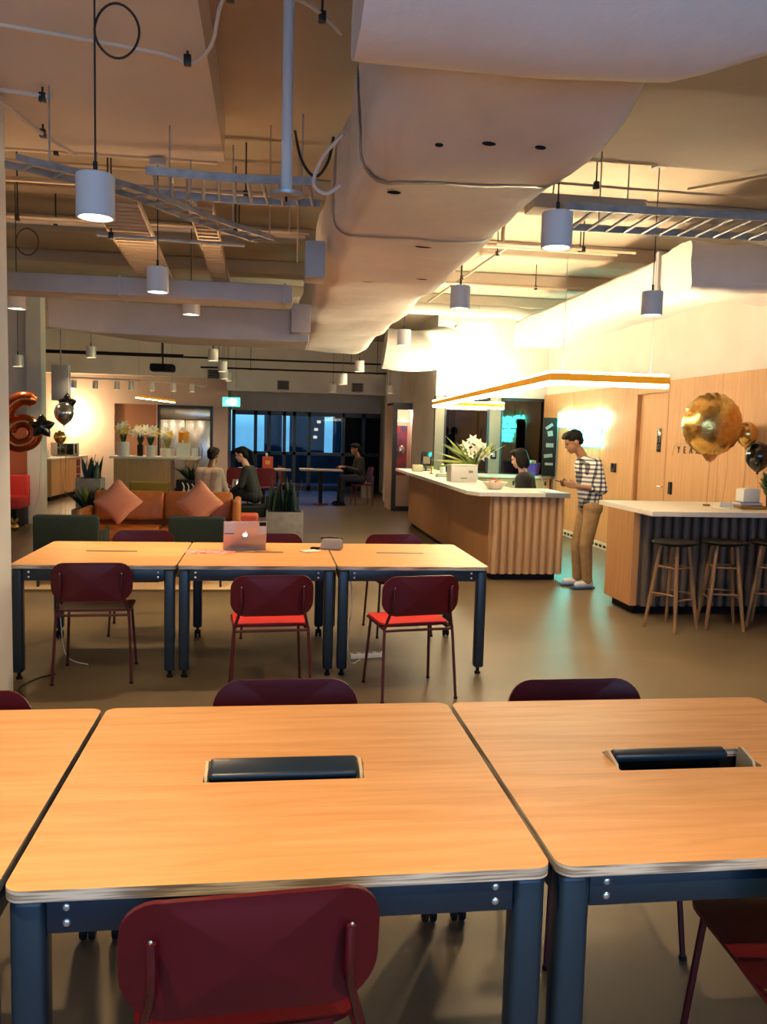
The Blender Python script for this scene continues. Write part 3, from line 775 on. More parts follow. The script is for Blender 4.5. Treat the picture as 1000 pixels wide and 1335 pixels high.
b = MB(); loft(b, secs); bmesh.ops.bevel(b.bm, geom=b.bm.edges[:], offset=.012, segments=1, affect='EDGES'); b.build('casing', M['greybox'], t, ang=30)
b = MB(); b.box((.18, 7.9, 2.52), (.36, 8.08, 2.78), .006); b.build('end_spigot', M['greybox'], t)
b = MB(); b.box((.21, 5.5, 2.60), (.335, 5.75, 2.83), .01); o = b.build('junction_box', M['greybox']); tag(o, 'grey metal box hanging against the big duct', 'junction box')
t = thing('drop_pole', 'pale blue-grey vertical pole dropping from the ceiling to a flange', 'pole', (.06, 3.95, 0))
b = MB(); b.cyl((0, 0), .025, 2.70, ZC - .002, 20); b.build('pole', M['pend'], t)
b = MB(); b.lathe([(0, 2.675), (.075, 2.675), (.078, 2.69), (.03, 2.705), (0, 2.705)], (0, 0, 0), 20); b.build('flange', M['grey'], t)
b = MB(); b.cyl((0, 0), .006, 2.655, 2.68, 10); b.build('bolt', M['black'], t)

# ------------------------------------------------------------------ cable trays (rails + rungs)
def tray(label, path, w, z, n_rung, rail=.045, m='grey', hang=True):
    t = thing('cable_tray', label, 'cable tray')
    pts = [V((x, y, z)) for x, y in path]
    sp = smooth_path(pts, 6) if len(pts) > 2 else pts
    L = [0]
    for a, c in zip(sp, sp[1:]): L.append(L[-1] + (c - a).length)
    def at(s):
        for i in range(len(sp) - 1):
            if s <= L[i + 1] + 1e-9: 
                u = (s - L[i]) / max(L[i + 1] - L[i], 1e-9); return sp[i] + (sp[i + 1] - sp[i]) * u, (sp[i + 1] - sp[i]).normalized()
        return sp[-1], (sp[-1] - sp[-2]).normalized()
    for s in (-1, 1):
        b = MB(); rows = []
        for i in range(len(sp)):
            p, d = at(L[i]); nrm = V((-d.y, d.x, 0)); c = p + nrm * s * w / 2
            rows.append([c + nrm * .006 + V((0, 0, -rail / 2)), c + nrm * .006 + V((0, 0, rail / 2)), c - nrm * .006 + V((0, 0, rail / 2)), c - nrm * .006 + V((0, 0, -rail / 2))])
        loft(b, rows); b.build('rail', M[m], t, smooth=False)
    for k in range(n_rung):
        p, d = at(L[-1] * (k + .5) / n_rung); nrm = V((-d.y, d.x, 0))
        b = MB(); b.tube([p - nrm * (w / 2 - .004) + V((0, 0, -.012)), p + nrm * (w / 2 - .004) + V((0, 0, -.012))], .012, 6); b.build('rung', M[m], t)
    if hang:
        for f in (.12, .88):
            p, d = at(L[-1] * f)
            top = 3.449 if ((p.y < 6.05 and p.x < -.35) or (p.y < 5.5 and p.x > 1.78)) else 3.574
            b = MB(); b.tube([p + V((-d.y, d.x, 0)) * (w / 2 + .012), p + V((-d.y, d.x, 0)) * (w / 2 + .012) + V((0, 0, top - z))], .005, 6); b.build('hanger_rod', M['grey'], t)
    return t
tray('grey ladder cable tray crossing the right side above the bar', [(1.70, 5.12), (3.2, 5.08), (4.85, 5.04)], .48, 2.97, 26)
tray('grey ladder cable tray crossing beside the drop pole on the left', [(-.72, 5.2), (-.2, 5.24), (.27, 5.2)], .46, 3.04, 11)
tray('bent ladder cable tray branching away behind the nearest pendant', [(-1.35, 4.75), (-.85, 5.15), (-.45, 5.75), (-.05, 6.25)], .16, 2.98, 12, .035)
M['traywarm'] = mat('tray_warm_zinc', (.46, .36, .26), .5, .3)
tray('broad ladder cable tray running away on the left behind the largest pendant', [(-1.0, 5.7), (-1.12, 8.9)], .30, 3.05, 30, .04, 'traywarm')
tray('narrow ladder cable tray running away to the right of the second pendant', [(-.47, 5.8), (-.5, 9.0)], .16, 3.08, 28, .04, 'traywarm')

# conduits, sprinkler pipes and hoses under the ceiling
def pipe(name, label, pts, r, m, brackets=(), cat='pipe'):
    t = thing(name, label, cat)
    b = MB(); b.tube(smooth_path(pts, 5) if len(pts) > 2 else pts, r, 8); b.build('tube', M[m], t)
    for (x, y, z) in brackets:
        b = MB(); b.box((x - .018, y - .018, z - .03), (x + .018, y + .018, z + .02), .004); b.cyl((x, y), .006, z, (3.449 if y < 5.5 and (x < -.35 or x > 1.8) else ZC - .001), 8); b.build('bracket', M['blackframe'], t)
    return t
pipe('conduit', 'grey flexible conduit snaking across the near soffit on the left', [(-1.62, 4.1, 3.41), (-1.45, 4.12, 3.40), (-1.0, 4.25, 3.415), (-.55, 4.35, 3.41), (-.40, 4.4, 3.40), (-.29, 4.2, 3.41), (-.2, 4.0, 3.55), (.12, 4.12, 3.60), (.32, 4.3, 3.55)], .009, 'conc2', [(-1.6, 4.1, 3.42), (-.42, 4.39, 3.41), (-.2, 4.02, 3.55), (.22, 4.2, 3.58)])
pipe('conduit', 'thin conduit running down the left edge of the soffit to the cable tray', [(-1.60, 4.2, 3.40), (-1.58, 4.5, 3.39), (-1.48, 5.1, 3.38), (-1.40, 5.6, 3.39), (-1.3, 6.0, 3.40)], .014, 'conc2', [(-1.5, 5.0, 3.39), (-1.4, 5.6, 3.4)])
pipe('sprinkler_pipe', 'dull brown pipe crossing under the ceiling beyond the near soffit', [(-3.4, 6.6, 3.38), (.3, 6.6, 3.38)], .02, 'traywarm', [(-2.4, 6.6, 3.38), (-1.2, 6.6, 3.38), (-.2, 6.6, 3.38)])
pipe('sprinkler_pipe', 'long pipe parallel to the grey beam duct, higher up', [(-3.4, 7.2, 3.25), (.3, 7.2, 3.25)], .016, 'traywarm', [(-2.0, 7.2, 3.25), (-.3, 7.2, 3.25)])
pipe('sprinkler_pipe', 'thin horizontal pipe low in front of the two running trays', [(-1.25, 6.45, 2.99), (-.2, 6.45, 2.97)], .014, 'grey', [(-1.15, 6.45, 2.99)])
pipe('sprinkler_pipe', 'bright pipe crossing the lit ceiling right of the big duct', [(1.5, 7.98, 3.42), (3.3, 7.98, 3.40)], .022, 'traywarm', [(1.9, 7.9, 3.42), (2.9, 7.9, 3.41)])
pipe('sprinkler_pipe', 'lower pipe with an elbow in the lit ceiling above reception', [(2.05, 7.55, 3.50), (2.05, 7.55, 3.36), (2.1, 7.55, 3.34), (3.3, 7.55, 3.33)], .018, 'traywarm', [(2.8, 7.55, 3.335)])
pipe('sprinkler_pipe', 'thin pipe running away through the lit ceiling', [(2.3, 8.3, 3.48), (2.2, 12, 3.48)], .016, 'traywarm', [(2.28, 8.6, 3.48), (2.23, 10.0, 3.48)])
pipe('sprinkler_pipe', 'pipe crossing the lit ceiling far above the desk', [(1.5, 10.2, 3.44), (4.8, 10.2, 3.44)], .02, 'traywarm', [(2.0, 10.2, 3.44), (3.2, 10.2, 3.44)])
pipe('conduit', 'dark conduit along the right ceiling above the cable tray', [(1.75, 5.75, 3.36), (3.2, 5.72, 3.34), (4.85, 5.7, 3.36)], .009, 'traywarm', [(2.2, 5.74, 3.36), (3.6, 5.72, 3.345)])
pipe('conduit', 'brown conduit slanting over the right cable tray', [(4.85, 4.3, 3.42), (3.6, 5.1, 3.40), (2.95, 5.9, 3.42)], .012, 'traywarm', [(3.6, 5.1, 3.4)])
pipe('conduit', 'dark run of pipes across the far bulkhead', [(-6.0, 17.0, 2.98), (3.0, 17.0, 2.98)], .018, 'black', [(-1.0, 17.0, 2.98), (1.6, 17.0, 2.98)])
pipe('conduit', 'second dark pipe below the first on the far bulkhead', [(-1.4, 17.6, 2.84), (2.4, 17.6, 2.84)], .018, 'black', [(-.4, 17.6, 2.84), (2.2, 17.6, 2.84)])
pipe('conduit', 'dark pipes far left above the kitchen', [(-4.6, 16.2, 2.94), (-1.6, 16.2, 2.94)], .025, 'black', [(-4.2, 16.2, 2.94), (-2.0, 16.2, 2.94)])
pipe('sprinkler_pipe', 'pipe crossing just behind the near soffit on the left', [(-3.6, 6.35, 3.52), (-.4, 6.35, 3.52)], .02, 'conc2', [(-2.6, 6.35, 3.52), (-1.5, 6.35, 3.52)])
pipe('sprinkler_pipe', 'tan pipe high on the ceiling above the running trays', [(-3.6, 7.0, 3.62), (.3, 7.0, 3.62)], .016, 'traywarm', [(-2.2, 7.0, 3.62), (-.9, 7.0, 3.62)])
pipe('sprinkler_pipe', 'pale pipe above the long grey beam duct', [(-3.6, 8.0, 3.4), (.3, 8.0, 3.4)], .024, 'conc2', [(-1.9, 8.0, 3.4), (-.3, 8.0, 3.4)])
pipe('conduit', 'bent conduit branching left across the soffit edge near the pillar', [(-1.9, 4.9, 3.40), (-1.62, 4.95, 3.41), (-1.2, 5.0, 3.40)], .012, 'conc2', [(-1.62, 4.95, 3.405), (-1.25, 5.0, 3.40)])
b = MB(); b.box((1.78, 5.79, 3.2), (2.60, 6.02, 3.30), .01); b.tube([(1.95, 5.9, 3.30), (1.95, 5.9, ZC - .002)], .006, 6); b.tube([(2.5, 5.9, 3.30), (2.5, 5.9, ZC - .002)], .006, 6); tag(b.build('duct_stub', M['conc_shaded']), 'dark flat duct stub above the right cable tray beside the big duct', 'air duct')
t = thing('projector', 'black ceiling projector hanging far back above the kitchen', 'projector', (-1.95, 16.0, 2.62))
b = MB(); b.box((-.22, -.15, 0), (.22, .15, .14), .04, 3); b.build('body', M['black'], t); b = MB(); b.lathe([(0, -.2), (.05, -.2), (.05, -.14), (0, -.14)], (0, 0, 0), 16, M4=Matrix.Translation((.1, 0, .07)) @ Matrix.Rotation(R(-90), 4, 'X')); b.build('lens', M['blackgl'], t)
b = MB(); b.tube([(0, 0, .14), (0, 0, 1.127)], .015, 8); b.build('mount', M['black'], t)
cable('hanging_cable', [(.12, 5.0, 3.32), (.16, 5.0, 3.16), (.24, 5.02, 3.08), (.31, 5.0, 3.16), (.34, 5.0, 3.3)], .008, 'cord', 'black cable drooping between the drop pole and the big duct')
for k, (x, y, l) in enumerate(((-.02, 6.2, .75), (.12, 6.3, .7), (.2, 6.9, .8))):
    b = MB(); b.tube([(x, y, ZC - .002), (x, y, ZC - l)], .006, 6); tag(b.build('hanger_rod', M['traywarm']), ('thin hanger rod behind the drop pole, nearest the pole', 'thin hanger rod behind the drop pole, middle of three', 'thin hanger rod by the big duct, farthest of three')[k], 'rod', 'hanger rods behind the pole')
for k, (x, y, lb) in enumerate(((.30, 19.95, 'black square air vent on the far bulkhead, left'), (2.05, 19.95, 'black square air vent on the far bulkhead, right'), (-1.30, 19.95, 'black air vent above the kitchen corner'))):
    t = thing('air_vent', lb, 'air vent', (x, 20.06, 2.66 if k < 2 else 2.86), group='air vents on the far bulkhead')
    b = MB(); b.box((-.14, 0, -.11), (.14, .04, .11), .004); b.build('frame', M['greybook'], t)
    for j in range(5): b = MB(); b.box((-.12, -.006, -.085 + j * .037), (.12, .0, -.06 + j * .037)); b.build('louvre', M['black'], t, smooth=False)

# ------------------------------------------------------------------ LED frame above reception
t = thing('frame_pendant_light', 'amber timber light frame with glowing edges hanging over the reception desk', 'pendant light')
cor = [(3.44, 7.1), (2.42, 7.1), (2.80, 14.35), (4.0, 14.35)]
zf0, zf1 = 2.10, 2.19
for (p, q) in zip(cor, cor[1:]):
    a, c = V((*p, 0)), V((*q, 0)); d = (c - a).normalized(); n = V((-d.y, d.x, 0)); ln = (c - a).length
    Mx = Matrix.Translation(a) @ Matrix(((d.x, n.x, 0, 0), (d.y, n.y, 0, 0), (0, 0, 1, 0), (0, 0, 0, 1)))
    b = MB(); b.box((-.03, -.035, zf0 + .012), (ln + .03, .035, zf1 - .012), .003, M4=Mx); b.build('bar', M['ledwood_glow'], t, smooth=False)
    b = MB(); b.box((-.02, -.03, zf0 - .022), (ln + .02, .03, zf0 + .0115), M4=Mx); b.build('lower_diffuser', M['led'], t, smooth=False)
    b = MB(); b.box((-.02, -.03, zf1 - .0115), (ln + .02, .03, zf1 + .004), M4=Mx); b.build('upper_diffuser', M['ledup'], t, smooth=False)
for (x, y) in ((3.3, 7.1), (2.5, 7.1), (2.6, 10.6), (3.3, 14.35), (3.9, 14.35)):
    b = MB(); b.tube([(x, y, zf1), (x, y, 3.57)], .0025, 5); b.build('suspension_wire', M['grey'], t)
# uplighters on top of the office bulkhead and track spots above the desk
t = thing('track_light', 'row of spotlights on a track washing the white bulkhead above reception', 'track light', (0, 0, 0))
b = MB(); b.box((2.5, 12.48, 3.3), (4.7, 12.52, 3.33)); 
for x in (2.7, 4.5): b.tube([(x, 12.5, 3.33), (x, 12.5, 3.749)], .006, 6)
b.build('track', M['white'], t, smooth=False)
for x, aim, w in ((2.75, (2.75, 14.8, 3.15), 120), (3.35, (3.15, 14.8, 3.1), 110), (3.9, (3.9, 14.8, 3.1), 14), (4.45, (4.9, 14.0, 3.1), 14)):
    Mx = Matrix.Translation((x, 12.5, 3.22)) @ (V(aim) - V((x, 12.5, 3.22))).to_track_quat('-Z', 'Y').to_matrix().to_4x4()
    b = MB(); b.lathe([(0, .07), (.032, .07), (.036, -.07), (.03, -.07), (.028, -.05), (0, -.05)], (0, 0, 0), 16, M4=Mx); b.tube([(x, 12.5, 3.31), (x, 12.5, 3.25)], .008, 6); b.build('spot_head', M['white'], t)
    spot('track_spot', Mx @ V((0, 0, -.08)), w, (1, .80, .50), 62, .9, .03, aim, t)
for x, y, w in ((2.2, 9.2, 90), (3.0, 10.4, 110)):
    pass

# ------------------------------------------------------------------ reception desk
def slat_front(b, x0, x1, y, z0, z1, n, depth=.05):
    """vertical half-round slats side by side, facing -y"""
    p = (x1 - x0) / n
    for k in range(n):
        c = x0 + (k + .5) * p; w = p * .36
        poly = [(c - w, y + depth * .9)] + [(c + w * math.cos(a), y + depth * (.55 - .55 * math.sin(a))) for a in [PI - PI * j / 8 for j in range(9)]] + [(c + w, y + depth * .9)]
        A = [b.bm.verts.new((px, py, z0)) for px, py in poly]; B = [b.bm.verts.new((px, py, z1)) for px, py in poly]
        b.bm.faces.new(A); b.bm.faces.new(B[::-1])
        for i in range(len(poly)): b.bm.faces.new((A[i], B[i], B[(i + 1) % len(poly)], A[(i + 1) % len(poly)]))
t = thing('reception_desk', 'timber reception desk with slatted front and white top', 'reception desk')
b = MB(); b.box((2.47, 9.17, .075), (3.32, 9.75, .955)); b.build('front_carcass', M['timber2'], t, smooth=False)
b = MB(); slat_front(b, 2.475, 3.315, 9.115, .075, .95, 9, .06); b.build('slatted_front', M['slat'], t, ang=60)
b = MB(); ys2 = [9.17, 10.3, 11.4, 12.5, 13.6, 14.7]
for a, c in zip(ys2, ys2[1:]): b.box((2.455, a + .002, .075), (2.469, c - .002, .955))
b.box((2.47, 9.76, .075), (2.53, 14.7, .955)); b.box((2.53, 14.6, .075), (2.86, 14.7, .955)); b.build('side_panelling', M['timber2'], t, smooth=False)
b = MB(); b.box((2.52, 9.2, 0), (3.25, 9.72, .0745)); b.box((2.50, 9.72, 0), (2.53, 14.6, .0745)); b.build('plinth', M['black'], t, smooth=False)
b = MB(); b.prism([(2.21, 9.28), (2.30, 9.03), (3.335, 9.03), (3.335, 9.85), (2.9, 9.85), (2.9, 14.74), (2.21, 14.74)], .956, 1.0, 'z'); b.build('worktop', M['slab'], t, smooth=False)
b = MB(); b.box((3.05, 9.025, .952), (3.338, 9.30, 1.003), .002); o = b.build('worktop_insert', M['greybook'], t, smooth=False); o['label'] = 'grey end section of the desk top'
t = thing('back_counter', 'low back counter with pale top beneath the dark office glass', 'counter')
b = MB(); b.box((3.12, 14.15, 0), (4.84, 14.72, .90)); b.build('carcass', M['timber'], t, smooth=False)
b = MB(); b.box((3.08, 14.1, .901), (4.85, 14.74, .94), .003); b.build('worktop', M['slab'], t, smooth=False)
for k in range(3):
    b = MB(); b.box((3.14 + k * .57, 14.135, .06), (3.69 + k * .57, 14.149, .88)); dd = b.build('door', M['timber'], t, smooth=False)
    b = MB(); b.box((3.60 + k * .57, 14.12, .78), (3.63 + k * .57, 14.134, .85)); b.build('handle', M['blackframe'], dd, smooth=False)

def leaf_tuft(b, c, n, h, spread, w, mi=0, droop=.0):
    for k in range(n):
        a = random.uniform(0, 2 * PI); s = random.uniform(.25, 1) * spread; hh = h * random.uniform(.6, 1)
        base = V(c) + V((math.cos(a), math.sin(a), 0)) * spread * .12
        b.blade(base, base + V((math.cos(a) * s, math.sin(a) * s, hh)), w * random.uniform(.7, 1.1), (math.cos(a) * s * .5, math.sin(a) * s * .5, -droop * hh), 6, mi)
def flower(b, c, r, n=6, mi=0, face=(0, -1, .4)):
    f = V(face).normalized(); u = f.cross(V((0, 0, 1))).normalized(); w = f.cross(u)
    for k in range(n):
        a = 2 * PI * k / n; d = u * math.cos(a) + w * math.sin(a)
        b.blade(c, V(c) + d * r + f * r * .45, r * .55, d * r * .25 - f * r * .2, 5, mi, .003, u * -math.sin(a) + w * math.cos(a))
# things on the reception desk
t = thing('flower_arrangement', 'tall vase of white lilies and yellow-green leaves on the reception desk', 'flowers', (2.70, 11.45, 1.0006))
b = MB(); b.lathe([(0, 0), (.055, 0), (.06, .02), (.05, .16), (.055, .22), (.048, .22), (.044, .17), (0, .16)], (0.12, 0, 0), 18); b.build('vase', M['paper'], t)
b = MB(); leaf_tuft(b, (.1, 0, .2), 26, .34, .28, .04)
for k in range(5): b.blade((.05, 0, .22), (-.22 - .08 * k, random.uniform(-.1, .1), .62 - .11 * k), .035, (-.06, 0, -.02), 7)
b.build('foliage', M['leafl'], t)
b = MB(); leaf_tuft(b, (.12, 0, .2), 22, .32, .2, .035); b.build('dark_foliage', M['leaf'], t)
for k, q in enumerate(((.10, -.08, .42), (.20, -.05, .40), (.03, -.10, .36), (.14, -.12, .50), (.24, .02, .44), (.0, .05, .47), (.28, -.06, .36), (.09, .0, .55), (.18, -.1, .33))):
    b = MB(); flower(b, q, .075, 6, 0, (random.uniform(-.4, .4), -1, .5)); b.build('lily', M['lily'], t)
t = thing('box', 'white square box with a small emblem on the reception desk', 'box', (2.56, 11.05, 1.0006), R(4))
b = MB(); b.box((-.18, -.1, 0), (.18, .12, .225), .006); b.build('carton', M['paper'], t)
b = MB(); b.box((-.182, -.102, .2), (.182, .122, .226), .004); b.build('lid', M['paper'], t)
b = MB(); b.box((.06, -.103, .12), (.12, -.1005, .15)); b.build('print', M['greybook'], t, smooth=False); b = MB(); b.box((-.05, -.103, .04), (.04, -.1005, .055)); b.build('print', M['greybook'], t, smooth=False)
t = thing('bowl', 'shallow cream bowl of orange and red sweets near the desk front corner', 'bowl', (2.62, 9.6, 1.0006))
b = MB(); b.lathe([(0, 0), (.07, 0), (.12, .05), (.15, .085), (.144, .085), (.115, .052), (.068, .008), (0, .008)], (0, 0, 0), 24); b.build('bowl', M['slab'], t)
o = None
b = MB()
for k in range(46):
    a, q = random.uniform(0, 2 * PI), random.uniform(0, .085); b.ell((q * math.cos(a), q * math.sin(a), .05 + random.uniform(0, .05) * (1.4 - q / .085)), (.02, .015, .014), 8, mi=k % 3)
o = b.build('sweets', [M['salmon'], M['carton'], M['paper']], loc=(2.62, 9.6, 1.004)); tag(o, 'orange and red wrapped sweets heaped in the cream bowl', 'sweets', kind='stuff')
t = thing('desk_phone', 'black desk screen with a pale picture at the far end of the reception top', 'screen', (2.62, 14.0, 1.0), R(14))
b = MB(); b.box((-.10, -.005, .06), (.10, .02, .32), .006); b.cyl((0, .01), .014, .01, .08, 10); b.box((-.06, -.04, 0), (.06, .06, .012), .003); b.build('body', M['blackgl'], t)
b = MB(); b.box((-.06, -.0065, .12), (.07, -.0052, .24)); b.build('screen', M['silver'], t, smooth=False)
b = MB(); b.box((-.09, -.06, 0), (.09, .06, .11), .02); tag(b.build('tissue_box', M['cream'], loc=(2.42, 13.7, 1.0)), 'cream box at the far end of the reception top', 'box')
b = MB(); b.lathe([(0, 0), (.045, 0), (.05, .07), (.04, .12), (.012, .15), (0, .15)], (0, 0, 0), 16); tag(b.build('paper_cup', M['paper'], loc=(2.76, 13.3, 1.0)), 'small white cup beside the black desk screen', 'cup')
b = MB(); b.lathe([(0, 0), (.03, 0), (.03, .01), (.01, .02), (.012, .07), (.035, .09), (.03, .12), (0, .13)], (0, 0, 0), 16); tag(b.build('desk_bell', M['goldl'], loc=(2.50, 12.9, 1.0)), 'small brass ornament on the reception top', 'ornament')
b = MB(); b.box((-.1, -.07, 0), (.1, .07, .03), .004); b.box((-.09, -.06, .031), (.09, .06, .055), .004); tag(b.build('booklet_stack', M['paper'], loc=(2.52, 12.1, 1.0)), 'white booklets stacked behind the white square box', 'booklets')
# on the back counter
t = thing('tub', 'purple tub filled with green and white packets on the back counter', 'tub', (4.52, 14.35, .94))
b = MB(); b.lathe([(0, 0), (.17, 0), (.20, .21), (.21, .22), (.19, .22), (.165, .02), (0, .02)], (0, 0, 0), 24); b.build('bucket', M['purple'], t)
b = MB()
for k in range(22):
    a = random.uniform(0, 2 * PI); q = random.uniform(0, .09); b.box((-.05, -.004, 0), (.05, .004, .1), .002, mi=k % 2, M4=Matrix.Translation((q * math.cos(a), q * math.sin(a), .17)) @ Matrix.Rotation(random.uniform(0, PI), 4, 'Z') @ Matrix.Rotation(random.uniform(-.5, .5), 4, 'X'))
tag(b.build('packets', [M['leafl'], M['paper']], loc=(4.52, 14.35, .94)), 'green and white packets heaped in the purple tub', 'packets', kind='stuff')
t = thing('poster_stand', 'leaning black display board with white drawings by the neon sign', 'display board', (4.75, 13.965, 0), R(-35))
b = MB(); b.box((-.13, 0, .95), (.11, .02, 1.95), .004); b.build('board', M['black'], t)
b = MB(); b.tube([(.11, .03, 0.001), (.12, .02, 1.9)], .008, 8); b.tube([(-.12, .03, 0.001), (-.12, .02, 1.0)], .008, 8); b.build('frame', M['grey'], t)
for (x, z, w, h, rz) in ((-.02, 1.80, .14, .05, 35), (.0, 1.68, .09, .09, 10), (0, 1.48, .13, .07, 0), (-.02, 1.30, .15, .06, 8), (.0, 1.16, .14, .04, 0)):
    b = MB(); b.box((-w / 2, -.0025, -h / 2), (w / 2, -.0008, h / 2), .0, M4=Matrix.Translation((x, 0, z)) @ Matrix.Rotation(R(-rz), 4, 'Y')); b.build('drawing', M['planter'], t, smooth=False)
b = MB(); b.box((-.05, 0, 0), (.05, .02, .17), .004); t = b.build('card_reader', M['black'], loc=(3.99, 14.775, 1.20)); tag(t, 'black card reader on the pale strip between the office panes', 'card reader')
b = MB(); b.box((-.025, -.002, .04), (.025, .0, .12)); b.build('keypad', M['greybook'], t, smooth=False)

# right wall fittings
def wallbox(name, label, cat, y, z, w, h, m, d=.022):
    b = MB(); b.box((-d, -w / 2, -h / 2), (0, w / 2, h / 2), .003); return tag(b.build(name, M[m], loc=(4.879, y, z)), label, cat)
o = wallbox('thermostat', 'black square wall panel beside the man in the plaid shirt', 'wall panel', 11.5, 1.21, .16, .13, 'blackgl')
o = wallbox('door_reader', 'slim black card reader right of the timber door', 'card reader', 9.76, 1.04, .07, .15, 'black')
b = MB(); b.box((-.006, -.055, -.15), (0, .055, .15), .002); t = b.build('door_sign', M['blackgl'], loc=(4.9285, 10.24, 1.62)); tag(t, 'upright black sign on the timber door', 'sign')
for z in (.085, 0, -.085):
    b = MB(); b.tube([V((-.0065, .028 * math.cos(a), z + .03 * math.sin(a))) for a in [2 * PI * k / 16 for k in range(16)]], .0022, 5, closed=True); b.build('pictogram', M['grey'], t)
# neon: an illegible bright scrawl of letter strokes and three short lines under it
t = thing('neon_sign', 'glowing cyan neon lettering on the timber wall behind the man', 'neon sign')
def neon(pts, name, r=.013):
    b = MB(); b.tube(smooth_path([V((4.845, y, z)) for y, z in pts], 5), r, 8); b.build(name, M['neon'], t)
def glyph(y, z, w, h, k):
    S = [[(0, 0), (0, 1), (.5, .3), (1, 1), (1, 0)], [(1, .8), (.5, 1), (0, .6), (0, .3), (.5, 0), (1, .25)], [(0, 1), (.25, 0), (.5, .8), (.75, 0), (1, 1)], [(0, 0), (.1, .9), (.6, 1), (.9, .6), (.3, .45), (.9, 0)], [(0, .5), (1, .6), (.6, 1), (0, .6), (.2, 0), (1, .1)], [(.5, 1), (.5, 0), (0, .1)], [(0, 1), (.5, 0), (1, 1)]][k % 7]
    return [(y - w * a, z + h * c) for a, c in S]
y = 13.80
for k, w in ((0, .26), (1, .24), (2, .30), (4, .2), (2, .27), (3, .22), (6, .22)):
    neon(glyph(y, 1.80, w, .21, k), 'neon_letter', .024); y -= w + .045
for row, z in enumerate((1.69, 1.60, 1.51)):
    y = 13.25 - .1 * row
    while y > 12.1:
        neon(glyph(y, z, .10, .06, int(y * 37) % 7), 'neon_letter', .014); y -= .135
b = MB(); b.tube([(4.87, 13.9, 1.78), (4.87, 11.98, 1.78)], .006, 6); b.tube([(4.87, 13.3, 1.48), (4.87, 12.05, 1.48)], .006, 6); b.build('mounting_rail', M['grey'], t)

# ------------------------------------------------------------------ bar with stools
t = thing('bar_counter', 'timber bar with a white slab top and grey-brown slatted front', 'bar counter')
b = MB(); b.box((3.335, 7.35, .085), (3.40, 7.95, .955)); b.build('end_panel', M['timber2'], t, smooth=False)
b = MB(); b.box((3.401, 7.37, .085), (4.84, 7.95, .955)); b.build('carcass', M['slat_grey'], t, smooth=False)
b = MB(); slat_front(b, 3.42, 4.83, 7.305, .085, .95, 15, .06); b.build('slatted_front', M['slat_grey'], t, ang=60)
b = MB(); b.box((3.40, 7.42, 0), (4.82, 7.9, .0845)); b.build('plinth', M['black'], t, smooth=False)
b = MB(); b.box((3.335, 6.98, .956), (4.845, 8.2, 1.0), .003); b.build('worktop', M['slab'], t, smooth=False)
def make_stool():
    t = thing('bar_stool', '', 'bar stool', group='oak stools at the bar')
    b = MB(); b.lathe([(0, .722), (.10, .722), (.18, .742), (.195, .755), (.19, .765), (.10, .762), (0, .758)], (0, 0, 0), 32); b.build('seat', M['black'], t)
    fe = []
    for k in range(4):
        a = R(45 + 90 * k); u = V((math.cos(a), math.sin(a), 0)); fe.append(u)
        b = MB(); b.tube([u * .222 + V((0, 0, .001)), u * .172 + V((0, 0, .32)), u * .115 + V((0, 0, .728))], [.0125, .019, .015], 10); b.build('leg', M['stool_wood'], t)
    for k in range(4):
        for z in ((.27, .54) if k % 2 == 0 else (.31, .54)):
            r0 = .222 - (.222 - .115) * z / .728 
            b = MB(); b.tube([fe[k] * r0 + V((0, 0, z)), fe[(k + 1) % 4] * r0 + V((0, 0, z))], .0085, 8); b.build('rung', M['stool_wood'], t)
    return t
s1 = make_stool(); s1.location = (3.47, 6.80, 0); s1.rotation_euler = (0, 0, R(28)); s1['label'] = 'black-seated oak stool at the left end of the bar'
dup(s1, (3.95, 6.84, 0), R(75), 'black-seated oak stool in the middle of the bar')
dup(s1, (4.40, 6.83, 0), R(50), 'black-seated oak stool cut by the right edge of the photo')
# things on the bar
b = MB(); b.box((-.08, -.10, 0), (.08, .10, .004)); b.box((-.075, -.09, .0045), (.075, .09, .012), .001); b.prism([(-.07, .012), (.07, .012), (.06, .05), (-.06, .06)], -.01, .0); tag(b.build('paper_stack', M['paper'], loc=(4.29, 7.45, 1.0)), 'crumpled white papers left of the brass tray on the bar', 'papers')
t = thing('tray', 'low brass tray on the bar', 'tray', (4.51, 7.46, 1.0))
b = MB(); b.box((-.14, -.13, 0), (.13, .13, .008), .002)
for (x0, y0, x1, y1) in ((-.14, -.13, .13, -.12), (-.14, .12, .13, .13), (-.14, -.12, -.13, .12), (.12, -.12, .13, .12)): b.box((x0, y0, .0082), (x1, y1, .03))
b.build('tray', M['blackgold'], t, smooth=False)
for k, (z, mm, lb) in enumerate(((.009, 'greybook', 'grey book at the bottom of the tray on the bar'), (.0355, 'purple', 'mauve book on top of the grey book in the brass tray'))):
    t = thing('book', lb, 'book', (4.505, 7.46, 1.0 + z), R(3 - 5 * k), 'books in the brass tray')
    b = MB(); b.box((-.11, -.085, 0), (.11, .085, .003)); b.box((-.11, -.085, .022), (.11, .085, .025)); b.box((-.11, .082, .0), (.11, .085, .025)); b.build('cover', M['greybook'], t, smooth=False)
    b = MB(); b.box((-.106, -.08, .0032), (.106, .081, .0218)); b.build('pages', M['paper'], t, smooth=False)
b = MB(); b.box((-.085, -.07, 0), (.085, .07, .125), .012); b.box((-.06, -.05, .125), (.06, .05, .13)); tag(b.build('gift_box', M['paper'], loc=(4.51, 7.46, 1.0612), ), 'small white box standing on the books on the bar', 'box')
t = thing('potted_plant', 'bushy green plant at the right end of the bar', 'plant', (4.72, 7.36, 1.0))
b = MB(); b.lathe([(0, 0), (.05, 0), (.06, .12), (.054, .12), (.048, .02), (0, .02)], (-.02, 0, 0), 18); b.build('pot', M['black'], t)
